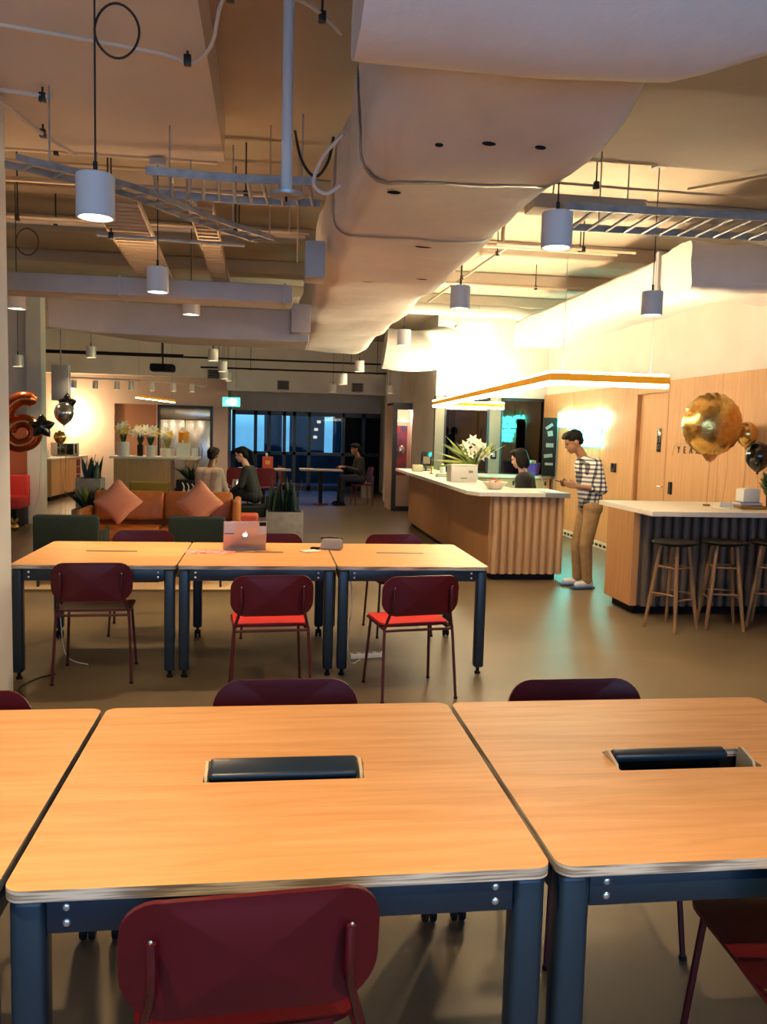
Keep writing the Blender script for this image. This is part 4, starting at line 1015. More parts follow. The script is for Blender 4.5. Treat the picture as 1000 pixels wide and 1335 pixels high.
b = MB(); leaf_tuft(b, (-.03, -.02, .11), 60, .27, .08, .045); leaf_tuft(b, (-.05, -.03, .11), 40, .2, .09, .05, 0, .2); b.build('foliage', M['leaf'], t)

# balloons over the bar
t = thing('balloon', 'large round crinkled gold foil balloon in front of the timber wall', 'balloon', (4.19, 7.62, 1.785), 0, 'balloons over the bar')
b = MB(); g = b.ell((0, 0, 0), (.29, .20, .30), 48)
for v in g:
    a = math.atan2(v.co.z, v.co.x); rr = math.hypot(v.co.x / .29, v.co.z / .30); v.co *= 1 + .025 * math.sin(a * 22) * rr ** 6 + noise.noise(v.co * 16) * .012
b.build('envelope', M['gold'], t)
b = MB(); b.prism([(-.125, -.225), (.125, -.225), (.022, -.355), (-.018, -.36)], -.03, .03); bmesh.ops.bevel(b.bm, geom=b.bm.edges[:], offset=.015, segments=2, affect='EDGES'); b.build('neck', M['gold'], t)
b = MB(); b.tube([(0, 0, -.355), (.01, .02, -.6), (.01, .03, -.775)], .0025, 5); b.box((-.02, .01, -.785), (.04, .05, -.765), .004); b.build('ribbon', M['blackgold'], t)
def latex(label, loc, r, m, tail, group):
    t = thing('balloon', label, 'balloon', loc, 0, group)
    b = MB(); b.lathe([(0, 1.05 * r), (.45 * r, .95 * r), (.8 * r, .62 * r), (r, .05 * r), (.93 * r, -.4 * r), (.68 * r, -.85 * r), (.3 * r, -1.16 * r), (.09 * r, -1.3 * r), (0, -1.3 * r)], (0, 0, 0), 28)
    for f in b.bm.faces: pass
    o = b.build('envelope', M[m], t, ang=80)
    md = o.modifiers.new('s', 'SUBSURF'); md.levels = 1; md.render_levels = 1
    b = MB(); b.lathe([(0, -1.28 * r), (.05 * r, -1.3 * r), (.12 * r, -1.42 * r), (0, -1.4 * r)], (0, 0, 0), 14); b.build('knot', M[m], t)
    b = MB(); b.tube(smooth_path([(0, 0, -1.4 * r), (.02, .01, -1.4 * r - tail * .5), (0, .03, -1.4 * r - tail)], 4), .002, 5); b.build('ribbon', M['blackgold'], t)
    return t
GB = 'balloons over the bar'
latex('small gold latex balloon tucked behind the large gold one', (4.60, 7.70, 1.71), .11, 'goldl', .555, GB)
latex('black latex balloon hanging lowest over the bar plant', (4.75, 7.72, 1.50), .13, 'blacklatex', .316, GB)
latex('black latex balloon behind the small gold one', (4.77, 8.0, 1.72), .10, 'blacklatex', .578, GB)
latex('tiny gold latex balloon between the large gold one and the small gold one', (4.52, 7.9, 1.78), .06, 'goldl', .694, GB)
# letters on the wall, partly behind the balloon
t = thing('letter_garland', 'small black letters on the timber wall, partly behind the gold balloon', 'lettering')
b = MB(); b.tube(smooth_path([(4.87, 9.75, 1.44), (4.87, 9.62, 1.585), (4.87, 9.0, 1.56), (4.87, 8.55, 1.585)], 6), .002, 5); b.build('string', M['blackgold'], t)
for k, chx in enumerate('YEARS'):
    cu = bpy.data.curves.new('letter', 'FONT'); cu.body = chx; cu.size = .115; cu.extrude = .003; cu.align_x = 'CENTER'
    o = bpy.data.objects.new('letter', cu); COL.objects.link(o)
    dg = bpy.context.evaluated_depsgraph_get(); me = bpy.data.meshes.new_from_object(o.evaluated_get(dg)); bpy.data.objects.remove(o)
    me.transform(Matrix(((0, 0, -1, 4.871), (-1, 0, 0, 9.60 - .15 * k), (0, 1, 0, 1.475), (0, 0, 0, 1))))
    me.materials.clear(); me.materials.append(M['black'])
    o = bpy.data.objects.new('letter', me); COL.objects.link(o); o.parent = t

# ------------------------------------------------------------------ lounge behind the second row
b = MB(); b.box((-2.9, 8.5, .001), (-.05, 12.1, .014), .003); o = b.build('area_rug', [M['rug']]); tag(o, 'pale woven rug under the lounge seats', 'rug')
b = MB(); b.box((-2.9, 8.47, .001), (-.05, 8.4985, .017), .003); bb = b.build('binding', M['rugedge'], o)
def lounge_chair(label, x, y, rz, m, w=.62, h=.715, arms=True, z0=.0145):
    t = thing('lounge_chair', label, 'armchair', (x, y, z0), R(rz), 'low square lounge chairs')
    b = MB(); b.box((-w / 2, -.05, .30), (w / 2, .08, h), .03, 3); b.build('backrest', M[m], t)
    b = MB(); b.box((-w / 2 + .03, .081, .25), (w / 2 - .03, .62, .42), .04, 3); b.build('seat', M[m], t)
    for s in (-1, 1):
        if arms: b = MB(); b.box((s * w / 2, .0805, .25), (s * (w / 2 - .028), .6, .54), .01, 2); b.build('armrest', M[m], t)
        for yy in (-.02, .57):
            b = MB(); b.tube([(s * (w / 2 - .04), yy, .001), (s * (w / 2 - .05), yy * .97, .30 if yy < 0 else .27)], .012, 8); b.build('leg', M['blackframe'], t)
    return t
lounge_chair('dark green lounge chair back seen over the table beside the pillar', -1.985, 8.65, 0, 'dkgreen')
lounge_chair('dark green lounge chair back seen over the table left of the laptop', -.715, 8.65, 0, 'dkgreen', .56)
lounge_chair('olive yellow lounge chair behind the tan sofa, facing away', -1.9, 13.9, 0, 'olive', .62, .74, True, 0)
t = thing('sofa', 'tan leather sofa facing us behind the dark green chairs', 'sofa', (-1.28, 10.3, .0145))
b = MB(); b.box((-.9, .02, .12), (.84, .70, .245), .03, 3); b.build('base', M['leather'], t)
for x0, x1 in ((-.885, -.03), (-.028, .825)):
    b = MB(); b.box((x0, 0, .246), (x1, .55, .385), .04, 3); b.build('seat_cushion', M['leather'], t)
for x0, x1 in ((-.885, -.03), (-.028, .825)):
    b = MB(); b.box((x0, -.07, 0), (x1, .09, .38), .05, 3, M4=Matrix.Translation((0, .62, .42)) @ Matrix.Rotation(R(-10), 4, 'X')); b.build('back_cushion', M['leather'], t)
for x0, x1 in ((-.99, -.905), (.845, .93)):
    b = MB(); b.box((x0, 0, .1), (x1, .76, .60 if x0 < 0 else .74), .035, 3); b.build('armrest', M['leather'], t)
b = MB(); b.box((-.9, .705, .12), (.84, .79, .70), .03, 3); b.build('backrest', M['leather'], t)
for x in (-.85, .8):
    for y in (.06, .7): b = MB(); b.cyl((x, y), .02, .0, .12, 12); b.build('leg', M['black'], t)
def pillow(label, loc, rz, tilt, s=.31):
    t = MB(); n = 14; rows = []
    def pt(i, j, sg):
        u, v = -1 + 2 * i / n, -1 + 2 * j / n
        e = (1 - abs(u) ** 2.6) * (1 - abs(v) ** 2.6)
        k = 1 - .07 * (1 - abs(u)) * abs(v) ** 3 - .07 * (1 - abs(v)) * abs(u) ** 3
        p = V((u * s * .7 * k, sg * .085 * max(e, 0) ** .55 , v * s * .7 * k))
        return Matrix.Rotation(R(45), 3, 'Y') @ p
    for sg in (-1, 1):
        g = [[t.bm.verts.new(pt(i, j, sg)) for j in range(n + 1)] for i in range(n + 1)]
        for i in range(n):
            for j in range(n): t.bm.faces.new((g[i][j], g[i + 1][j], g[i + 1][j + 1], g[i][j + 1]))
    bmesh.ops.remove_doubles(t.bm, verts=t.bm.verts[:], dist=.0006)
    o = t.build('throw_pillow', M['salmon'], loc=loc, ang=80); o.rotation_euler = (R(tilt), 0, R(rz))
    tag(o, label, 'pillow', 'salmon cushions on the sofa')
pillow('salmon cushion standing on its corner at the left end of the tan sofa', (-1.81, 10.56, .705), 8, -14, .295)
pillow('salmon cushion standing on its corner at the right end of the tan sofa', (-.84, 10.55, .705), -6, -14, .30)
t = thing('ottoman', 'bright orange low ottoman right of the sofa', 'ottoman', (-.34, 11.75, .0145))
b = MB(); b.box((-.24, -.22, .10), (.20, .22, .44), .035, 3); b.build('cushion', M['carton'], t); 
for x in (-.18, .15):
    for y in (-.16, .16): b = MB(); b.cyl((x, y), .015, 0, .1, 10); b.build('leg', M['black'], t)
def snake_plant(label, loc, pw, pd, ph, n, h, m='leafd', spread=.12, potm='planter'):
    t = thing('potted_plant', label, 'plant', loc, 0, 'plants in grey box planters')
    b = MB(); b.box((-pw / 2, -pd / 2, 0), (pw / 2, pd / 2, ph - .001), .006); po = b.build('planter', M[potm], t)
    b = MB(); b.box((-pw / 2 + .02, -pd / 2 + .02, ph - .0005), (pw / 2 - .02, pd / 2 - .02, ph + .004)); b.build('soil', M['black'], po, smooth=False)
    b = MB()
    for k in range(n):
        x, y = random.uniform(-pw * .34, pw * .34), random.uniform(-pd * .3, pd * .3); a = random.uniform(0, 2 * PI); hh = h * random.uniform(.55, 1)
        b.blade((x, y, ph + .003), (x + math.cos(a) * spread * hh, y + math.sin(a) * spread * hh, ph + hh), .055, (random.uniform(-.03, .03), 0, 0), 7)
    b.build('foliage', M[m], t)
snake_plant('snake plant in a grey box planter beside the laptop, right of the sofa', (.19, 10.15, 0), .44, .30, .655, 34, .42, 'leafd', .14)
snake_plant('snake plant in the tall grey planter left of the sofa, farther back', (-2.66, 13.15, 0), .36, .36, .83, 16, .36, 'leafd', .15)
t = snake_plant('spiky agave in the grey planter left of the sofa, nearer us', (-2.40, 11.6, .0145), .32, .32, .50, 3, .2, 'leafd', .2)
t = [o for o in bpy.data.objects if o.get('label', '').startswith('spiky agave')][0]
b = MB(); leaf_tuft(b, (0, 0, .50), 34, .30, .19, .05); b.build('spiky_foliage', M['leafd'], t)
b = MB()
for k in range(6): b.blade((0, 0, .52), (-.1 + .03 * k, .02, .80 - .02 * abs(k - 3)), .04)
b.build('pale_foliage', M['leafl'], t)
t = thing('potted_plant', 'dark plant in a black stand behind the sofa, pale scribble on its front', 'plant', (-1.28, 13.95, 0))
b = MB(); b.box((-.2, -.1, 0), (.22, .2, .78), .01); b.build('planter', M['black'], t)
for k in range(4):
    b = MB(); x = -.10 + .075 * k; b.tube(smooth_path([(x, -.104, .74 - .01 * k), (x + .03, -.104, .66), (x + .0, -.104, .55), (x + .05, -.104, .62)], 4), .010, 6); b.build('scribble', M['paper'], t)
b = MB(); leaf_tuft(b, (0.02, .05, .78), 26, .26, .2, .05); b.build('foliage', M['leafd'], t)

# ------------------------------------------------------------------ balloons on the left
t = thing('balloon', 'orange foil balloon shaped like the figure 6, left edge', 'balloon', (-3.66, 13.2, 1.60), R(8), 'balloons by the slim column')
path = smooth_path([(.22, 0, .36), (.02, 0, .38), (-.14, 0, .26), (-.23, 0, .03), (-.22, 0, -.18), (-.06, 0, -.31), (.14, 0, -.25), (.20, 0, -.09), (.09, 0, .045), (-.08, 0, .02), (-.17, 0, -.10)], 5)
rs = [.105 - (.035 if i < 2 else 0) for i in range(len(path))]; rs[0] = .05; rs[-1] = .05
b = MB(); b.tube(path, rs, 16); b.build('envelope', M['orangefoil'], t)
b = MB(); b.tube([(0, 0, -.40), (.02, .02, -1.0), (.04, .05, -1.56)], .0025, 5); b.build('ribbon', M['blackgold'], t)
t = thing('balloon_weight', 'small gold foil balloon weight on the floor by the red bench', 'weight', (-3.80, 13.3, 0))
b = MB(); b.ell((0, 0, .055), (.07, .06, .054), 16); b.build('base', M['gold'], t)
for k in range(5):
    a = 2 * PI * k / 5; b = MB(); b.blade((0, 0, .10), (.06 * math.cos(a), .06 * math.sin(a), .2), .03); b.build('tassel', M['gold'], t)
def star(label, loc, r, m, rz):
    t = thing('balloon', label, 'balloon', loc, R(rz), 'balloons by the slim column')
    b = MB(); o = []
    for k in range(40):
        a = 2 * PI * k / 40; rr = r * (.62 + .38 * (abs(((a * 5 / (2 * PI)) % 1) - .5) * 2) ** 1.3); o.append((rr * math.sin(a), rr * math.cos(a)))
    n = len(o); rows = []
    for sg in (-1, 1):
        pr = [[b.bm.verts.new((x * q, sg * r * .42 * math.sqrt(max(0, 1 - q * q)), z * q)) for x, z in o] for q in (1, .85, .6, .3)]
        for A, B in zip(pr, pr[1:]):
            for k in range(n): b.bm.faces.new((A[k], A[(k + 1) % n], B[(k + 1) % n], B[k]))
        c = b.bm.verts.new((0, sg * r * .42, 0))
        for k in range(n): b.bm.faces.new((pr[-1][k], pr[-1][(k + 1) % n], c))
    bmesh.ops.remove_doubles(b.bm, verts=b.bm.verts[:], dist=.0005)
    b.build('envelope', M[m], t, ang=70)
    b = MB(); b.tube([(0, 0, -r * .6), (-.05, .02, -1.0), (-.2, .03, -loc[2] + .05)], .0025, 5); b.build('ribbon', M['blackgold'], t)
star('black star foil balloon right of the figure 6', (-3.30, 12.95, 1.58), .19, 'blacklatex', 10)
star('black star foil balloon behind the silver ball, topmost', (-3.12, 13.75, 1.94), .17, 'blacklatex', -20)
GL = 'balloons by the slim column'
latex('silver ball balloon right of the black star', (-3.08, 13.35, 1.80), .15, 'silver', 1.58, GL)
latex('small gold balloon below the silver ball', (-3.0, 12.75, 1.44), .09, 'goldl', 1.30, GL)
t = thing('bench', 'red upholstered bench against the orange panel at the far left', 'bench', (-4.35, 13.78, 0))
b = MB(); b.box((-.9, -.25, .30), (.55, .25, .48), .03, 3); b.build('seat', M['redbench'], t)
b = MB(); b.box((-.9, .255, .30), (.55, .40, .80), .03, 3); b.build('backrest', M['redbench'], t)
b = MB(); b.box((-.85, -.2, 0), (.5, .22, .2995)); b.build('base', M['black'], t, smooth=False)
b = MB(); b.box((-.13, -.08, -.26), (.13, .08, .30), .01); o = b.build('wall_speaker', M['greybox'], loc=(-3.27, 14.0, 2.25)); tag(o, 'tall grey speaker box hanging by the slim column', 'speaker')
b = MB(); b.tube([(-3.27, 14.0, 2.551), (-3.27, 14.0, ZC - .002)], .01, 8); b.build('drop_rod', M['grey'], o).matrix_parent_inverse = Matrix.Translation((3.27, -14.0, -2.25))

# ------------------------------------------------------------------ kitchen
t = thing('kitchen_counter', 'timber kitchen counter along the far left with open cubbies at its end', 'counter', (-4.52, 18.4, 0), R(-4))
b = MB(); b.box((-.6, 0, .09), (-.021, 2.7, .86)); b.build('carcass', M['timber'], t, smooth=False)
for k in range(3):
    b = MB(); b.box((-.02, .03 + .6 * k, .11), (0, .61 + .6 * k, .84)); b.build('door', M['timber'], t, smooth=False)
for k in range(4):
    b = MB(); b.box((-.02, 1.86, .14 + .175 * k), (.003, 2.1, .29 + .175 * k)); b.build('cubby', M['redchair'], t, smooth=False)
b = MB(); b.box((-.02, 2.12, .11), (0, 2.69, .84)); o = b.build('door', M['slab'], t, smooth=False); o['label'] = 'white end door'
b = MB(); b.box((-.58, .03, 0), (-.05, 2.66, .0895)); b.build('plinth', M['black'], t, smooth=False)
b = MB(); b.box((-.6, -.02, .861), (.02, 2.72, .90), .004); b.build('worktop', M['slab'], t, smooth=False)
t = thing('microwave', 'steel microwave oven on the far left kitchen counter', 'microwave', (-4.52, 19.95, .9005), R(36))
b = MB(); b.box((-.26, 0, .01), (.26, .34, .30), .01); b.build('casing', M['micro'], t); b = MB(); b.box((-.25, -.012, .03), (.12, -.0005, .28), .004); b.build('door', M['blackgl'], t)
b = MB(); b.box((.16, -.006, .06), (.2, -.0005, .27)); b.build('control_panel', M['blackgl'], t); b = MB(); b.box((-.24, .03, 0), (.24, .3, .0099)); b.build('feet', M['black'], t)
t = thing('table_lamp', 'glowing table lamp on the kitchen counter behind the balloons', 'lamp', (-4.62, 20.8, .9005))
b = MB(); b.lathe([(0, 0), (.09, 0), (.09, .015), (.02, .03), (.015, .42), (0, .42)], (0, 0, 0), 20); b.build('base', M['paper'], t)
b = MB(); b.lathe([(.10, .80), (.17, .44), (.165, .44), (.095, .80)], (0, 0, 0), 28); b.build('lamp_shade', M['lampshade'], t)
b = MB(); b.tube([(-.2, 0, .62), (.2, 0, .62)], .006, 6); b.build('crossbar', M['blackgold'], t)
l = bpy.data.lights.new('lamp_glow', 'POINT'); l.energy = 70; l.color = (1, .66, .34); l.shadow_soft_size = .1; o = bpy.data.objects.new('lamp_glow', l); COL.objects.link(o); o.parent = t; o.location = (.0, 0, .95)
for k, (dx, r, h) in enumerate(((0, .05, .22), (.12, .04, .18))):
    b = MB(); b.lathe([(0, 0), (r, 0), (r, h * .7), (r * .4, h * .85), (r * .4, h), (0, h)], (0, 0, 0), 14); tag(b.build('canister', M['paper'], loc=(-4.85 + dx, 18.9 + .15 * k, .9005)), ('white canister nearer the column on the kitchen counter', 'small white canister beside the microwave')[k], 'canister')
t = thing('kitchen_island', 'timber kitchen island with a pale overhanging top', 'island', (-2.6, 18.0, 0))
b = MB(); b.box((-.58, 0, .08), (.56, .8, .945)); b.build('carcass', M['island'], t, smooth=False)
b = MB(); b.box((-.54, .04, 0), (.52, .76, .0795)); b.build('plinth', M['black'], t, smooth=False)
b = MB(); b.box((-.66, -.05, .946), (1.12, .85, .99), .004); b.build('worktop', M['slab'], t, smooth=False)
b = MB(); b.box((1.03, .1, 0), (1.08, .7, .9455)); b.build('end_leg', M['island'], t, smooth=False)
def bouquet(label, loc, h, r, m, mfl, nfl, sp, potm='paper'):
    t = thing('flower_vase', label, 'flowers', loc, 0, 'flowers on the kitchen island')
    b = MB(); b.lathe([(0, 0), (r, 0), (r * 1.05, h * .8), (r, h), (r * .9, h), (r * .9, .02), (0, .02)], (0, 0, 0), 18); b.build('vase', M[potm], t)
    b = MB(); leaf_tuft(b, (0, 0, h * .9), 18, .28, .08, .035); b.build('foliage', M[m], t)
    for k in range(nfl):
        a = random.uniform(0, 2 * PI); q = random.uniform(.2, 1) * sp
        b = MB(); flower(b, (q * math.cos(a), q * math.sin(a) - .03, h + random.uniform(.2, .36)), .085, 6); b.build('flower_head', M[mfl if k % 3 else 'yellow'], t)
bouquet('white flowers in a tall white vase at the left end of the kitchen island', (-3.0, 18.12, .9905), .30, .12, 'leaf', 'lily', 8, .12)
bouquet('white and yellow lilies in a dark vase on the kitchen island', (-2.72, 18.5, .9905), .24, .06, 'leafd', 'lily', 9, .16, 'black')
bouquet('white flowers over a cream vase in the middle of the kitchen island', (-2.45, 18.12, .9905), .24, .10, 'leaf', 'lily', 9, .14, 'slab')
bouquet('low green arrangement in a cream pot on the kitchen island', (-2.15, 18.45, .9905), .18, .14, 'leafl', 'lily', 3, .1, 'slab')
t = thing('juice_dispenser', 'glass dispenser of orange juice on a white stand on the kitchen island', 'drink dispenser', (-1.80, 18.3, .9905))
b = MB(); b.box((-.14, -.1, 0), (.14, .1, .30), .01); b.build('stand', M['paper'], t)
b = MB(); b.lathe([(0, .301), (.11, .301), (.115, .52), (.09, .545), (0, .545)], (0, 0, 0), 20); b.build('jar', M['juice'], t)
b = MB(); b.lathe([(0, .546), (.06, .546), (.06, .60), (.03, .63), (0, .63)], (0, 0, 0), 16); b.build('lid', M['paper'], t)
b = MB(); b.tube([(0, -.11, .34), (0, -.15, .34), (0, -.15, .31)], .012, 8); b.build('tap', M['bolt'], t)
for k, (x, mm, lb) in enumerate(((-1.56, 'paper', 'white carton right of the juice dispenser'), (-1.44, 'clear', 'clear glass bottle right of the white carton'))):
    b = MB()
    if k == 0: b.box((-.06, -.05, 0), (.06, .05, .2), .006)
    else: b.lathe([(0, 0), (.04, 0), (.04, .18), (.015, .24), (.015, .3), (0, .3)], (0, 0, 0), 16)
    tag(b.build(('carton', 'bottle')[k], M[mm], loc=(x, 18.25, .9905)), lb, ('carton', 'bottle')[k])
t = thing('refrigerator', 'tall stainless double-door refrigerator set in the kitchen wall', 'refrigerator', (-2.05, 21.25, 0))
b = MB(); b.box((-.61, .02, .02), (.61, .8, 2.09)); b.box((-.655, -.08, 2.0905), (.655, .02, 2.149)); b.box((-.655, -.08, 0), (-.612, .0, 2.09)); b.box((.612, -.08, 0), (.655, .0, 2.09)); b.build('frame', M['blackframe'], t, smooth=False)
for s in (-1, 1):
    b = MB(); b.box((.004 if s > 0 else -.605, -.03, .12), (.605 if s > 0 else -.004, .019, 1.80), .006); dr = b.build('door', M['steel'], t)
    b = MB(); b.tube([(s * .05, -.03, .8), (s * .05, -.065, .82), (s * .05, -.065, 1.4), (s * .05, -.03, 1.42)], .012, 8); b.build('handle', M['steel'], dr)
b = MB(); b.box((-.605, -.03, 1.81), (.605, .019, 2.085), .006); b.build('grille_panel', M['steel'], t)
t = thing('linear_lamp', 'slim glowing bar lamp tilted over the kitchen island', 'pendant light', (-2.35, 18.1, 2.17))
Mx = Matrix.Rotation(R(24), 4, 'Z') @ Matrix.Rotation(R(5), 4, 'Y')
b = MB(); b.box((-.42, -.03, .0), (.42, .03, .05), .004, M4=Mx); b.build('bar', M['ledwood_glow'], t); b = MB(); b.box((-.41, -.025, -.012), (.41, .025, -.0005), M4=Mx); b.build('diffuser', M['led'], t, smooth=False)
for x in (-.35, .35): b = MB(); b.tube([Mx @ V((x, 0, .05)), V((x * .9, x * .4, 1.57))], .003, 5); b.build('suspension_wire', M['grey'], t)
t = thing('track_light', 'curved row of small white spotlights above the kitchen', 'track light')
tp = [(-4.35, 19.2, 2.63), (-3.4, 19.2, 2.62), (-2.4, 19.0, 2.60), (-1.4, 19.3, 2.52)]
b = MB(); b.tube(smooth_path(tp, 6), .018, 6); 
for p in (tp[0], tp[1], tp[2], tp[3]): b.tube([p, (p[0], p[1], ZC - .002)], .006, 5)
b.build('track', M['white'], t)
for k, x in enumerate((-4.2, -3.75, -3.3, -3.0, -2.55, -2.1, -1.7)):
    b = MB(); z = 2.40; yv = 19.12; b.lathe([(0, .17), (.055, .17), (.06, 0), (.05, 0), (.05, .02), (0, .02)], (x, yv, z), 16); b.tube([(x, yv, z + .165), (x, yv, 2.60)], .008, 6); hd = b.build('spot_head', M['pendin'], t)
    b = MB(); b.cyl((x, yv), .048, z + .005, z + .018, 16); b.build('lens', M['bulbfar'], hd)
    if k % 2 == 0: spot('kitchen_spot', (x, yv, 2.39), 42, (1, .74, .48), 130, .8, .04, (x, yv + .9, 0), t)
b = MB(); b.box((-.06, 0, -.05), (.06, .02, .05), .004); tag(b.build('wall_screen', M['cyanled'], loc=(-4.72, 21.178, 2.50)), 'tiny purple lit screen high on the kitchen wall', 'screen')
# exit sign
t = thing('exit_sign', 'lit green and white running-man exit sign hanging by the kitchen corner', 'exit sign', (-.84, 18.9, 2.10))
b = MB(); b.box((-.19, 0, 0), (.19, .05, .20), .006); b.build('casing', M['exit'], t)
b = MB(); b.box((-.03, -.003, .03), (.12, -.0005, .17)); b.build('doorway_symbol', M['exitw'], t, smooth=False)
b = MB(); b.ell((-.075, -.003, .145), (.014, .002, .014), 10); b.tube([(-.08, -.002, .125), (-.095, -.002, .085), (-.125, -.002, .04)], .008, 6); b.tube([(-.095, -.002, .085), (-.065, -.002, .065), (-.07, -.002, .03)], .008, 6); b.tube([(-.085, -.002, .12), (-.05, -.002, .10)], .006, 6); b.tube([(-.085, -.002, .12), (-.12, -.002, .105)], .006, 6); b.build('running_figure', M['exitw'], t)
b = MB(); b.tube([(-.1, .025, .2), (-.1, .025, 1.649)], .006, 6); b.tube([(.1, .025, .2), (.1, .025, 1.649)], .006, 6); b.build('hanger', M['grey'], t)

# ------------------------------------------------------------------ booth with black frame, extinguisher
t = thing('phone_booth', 'black framed glass booth with a pink lit interior beyond the reception desk', 'booth', (2.52, 17.3, 0))
b = MB(); b.box((0, 0, 0), (.09, .06, 2.24)); b.box((.74, 0, 0), (.90, .06, 2.24)); b.box((.0905, 0, 2.10), (.7395, .06, 2.24)); b.box((.0905, 0, 0), (.7395, .06, .10)); b.build('frame', M['blackframe'], t, smooth=False)
b = MB(); b.box((.0905, .025, .101), (.7395, .033, 2.099)); b.build('pane', M['clear'], t, smooth=False)
b = MB(); b.box((.0, .95, 0), (.90, 1.0, 2.24)); b.box((0, .061, 0), (.03, .949, 2.24)); b.box((.87, .061, 0), (.90, .949, 2.24)); b.box((0, .061, 2.2), (.9, .949, 2.24)); b.build('shell', M['boothwall'], t, smooth=False)
b = MB(); b.box((.10, .90, 1.86), (.80, .945, 1.90)); b.build('light_strip', M['pinkled'], t, smooth=False)
b = MB(); b.box((.22, .925, .7), (.45, .9495, 1.78)); b.build('hanging_print', M['art'], t, smooth=False)
b = MB(); b.ell((.34, .92, 1.25), (.07, .02, .10), 14); b.build('emblem', M['silver'], t)
l = bpy.data.lights.new('booth_lamp', 'POINT'); l.energy = 22; l.color = (1, .80, .64); l.shadow_soft_size = .1; o = bpy.data.objects.new('booth_lamp', l); COL.objects.link(o); o.parent = t; o.location = (.45, .5, 2.0)
t = thing('fire_extinguisher', 'red fire extinguisher on the corridor column', 'fire extinguisher', (2.83, 19.3, 0))
b = MB(); b.lathe([(0, .42), (.07, .42), (.075, .45), (.075, .85), (.05, .93), (.02, .95), (0, .95)], (0, 0, 0), 18); b.build('cylinder', M['redext'], t); b = MB(); b.box((-.02, -.06, .951), (.02, .04, .99), .004); b.tube([(0, -.05, .95), (.05, -.09, .85), (.06, -.09, .6)], .009, 6); b.build('valve', M['black'], t)
b = MB(); b.box((-.03, .08, .5), (.03, .0995, .9)); b.build('wall_bracket', M['black'], t, smooth=False)
b = MB(); b.box((-.1, 0, -.12), (.1, .012, .12), .003); tag(b.build('red_sign', M['redext'], loc=(2.82, 19.385, 1.35)), 'small dark red sign above the fire extinguisher', 'sign')
b = MB(); b.lathe([(0, 0), (.15, 0), (.17, .55), (.155, .55), (.14, .02), (0, .02)], (0, 0, 0), 20); tag(b.build('waste_bin', M['planter'], loc=(2.40, 20.6, 0)), 'round grey waste bin against the far windows', 'bin')

# ------------------------------------------------------------------ far tables and chairs
def far_table(label, x, y, w, d, h, m='greybook'):
    t = thing('cafe_table', label, 'table', (x, y, 0), 0, 'far cafe tables')
    b = MB(); b.box((-w / 2, -d / 2, h - .03), (w / 2, d / 2, h), .006); b.build('tabletop', M[m], t)
    b = MB(); b.cyl((0, 0), .045, .03, h - .0305, 14); b.build('pedestal', M['black'], t); b = MB(); b.lathe([(0, 0), (.17, 0), (.17, .02), (.05, .03), (0, .03)], (0, 0, 0), 24); b.build('base', M['redchair'], t)
far_table('grey pedestal table where the far man sits', 1.13, 18.6, .92, .7, .78)
far_table('grey pedestal table with the red bag at the far windows', -.12, 17.9, 1.15, .6, .80)
def far_chair(label, x, y, rz, src=None):
    if src: return dup(src, (x, y, 0), R(rz), label)
    t = thing('cafe_chair', label, 'chair', (x, y, 0), R(rz), 'dark red chairs at the far tables')
    b = MB(); b.plate(rrect(.44, .42, .08, 5), lambda a, c: (a, c, .45 + .0 * a), .02, (0, 0, 1), 3); b.build('seat', M['redchair'], t)
    b = MB(); b.plate(rrect(.44, .36, .1, 5), lambda a, c: (a, -.2 + .5 * a * a - .12 * c, .67 + c), .015, (0, 1, .1), 4); b.build('backrest', M['redchair'], t)
    for sx in (-1, 1):
        for sy in (-1, 1): b = MB(); b.tube([(sx * .2, sy * .2, 0.001), (sx * .17, sy * .17, .44)], .011, 6); b.build('leg', M['redchair'], t)
        b = MB(); b.tube([(sx * .17, -.17, .44), (sx * .18, -.2, .55)], .011, 6); b.build('back_post', M['redchair'], t)
    return t
fc = far_chair('dark red chair facing the far man across his table', .42, 18.45, -80)
far_chair('dark red chair under the far man', 2.05, 18.645, 100, fc)
far_chair('dark red chair left of the red bag table, back towards us', -.62, 17.3, 0, fc)
far_chair('dark red chair in front of the red bag table, back towards us', -.05, 17.25, -8, fc)
t = thing('carton', 'red-orange carton with a white top on the far table', 'carton', (-.03, 17.75, .801))
b = MB(); b.box((-.11, -.06, 0), (.11, .06, .26), .004); b.build('body', M['carton'], t); b = MB(); b.box((-.05, -.03, .261), (.0, .03, .33), .01); b.build('cap', M['paper'], t); b = MB(); b.box((-.05, -.063, .10), (.05, -.0605, .18)); b.build('print', M['juice'], t, smooth=False)
for k, (x, y, w, lb) in enumerate(((-.48, 17.85, .16, 'white menu lying left of the red carton'), (.22, 17.85, .12, 'white paper lying right of the red carton'), (.80, 18.5, .15, 'white laptop-sized sheet on the far man\'s table'))):
    b = MB(); b.box((-w, -.08, 0), (w, .08, .02), .003); tag(b.build('paper', M['paper'], loc=(x, y, .801 if k < 2 else .781)), lb, 'paper')
for k, x in enumerate((-.62, -.38)):
    b = MB(); b.lathe([(0, 0), (.07, 0), (.08, .22), (.05, .30), (0, .30)], (0, 0, 0), 14); tag(b.build('water_jug', M['silver'], loc=(x, 16.2, .371)), ('pale metal jug on the low black table, left of two', 'pale metal jug on the low black table, right of two')[k], 'jug')
t = thing('side_table', 'low black side table behind the seated person in black', 'table', (-.5, 16.2, 0))
b = MB(); b.box((-.3, -.2, .35), (.3, .2, .37), .004); b.build('tabletop', M['black'], t)
for sx in (-1, 1):
    for sy in (-1, 1): b = MB(); b.cyl((sx * .26, sy * .16), .012, 0, .3495, 8); b.build('leg', M['black'], t)

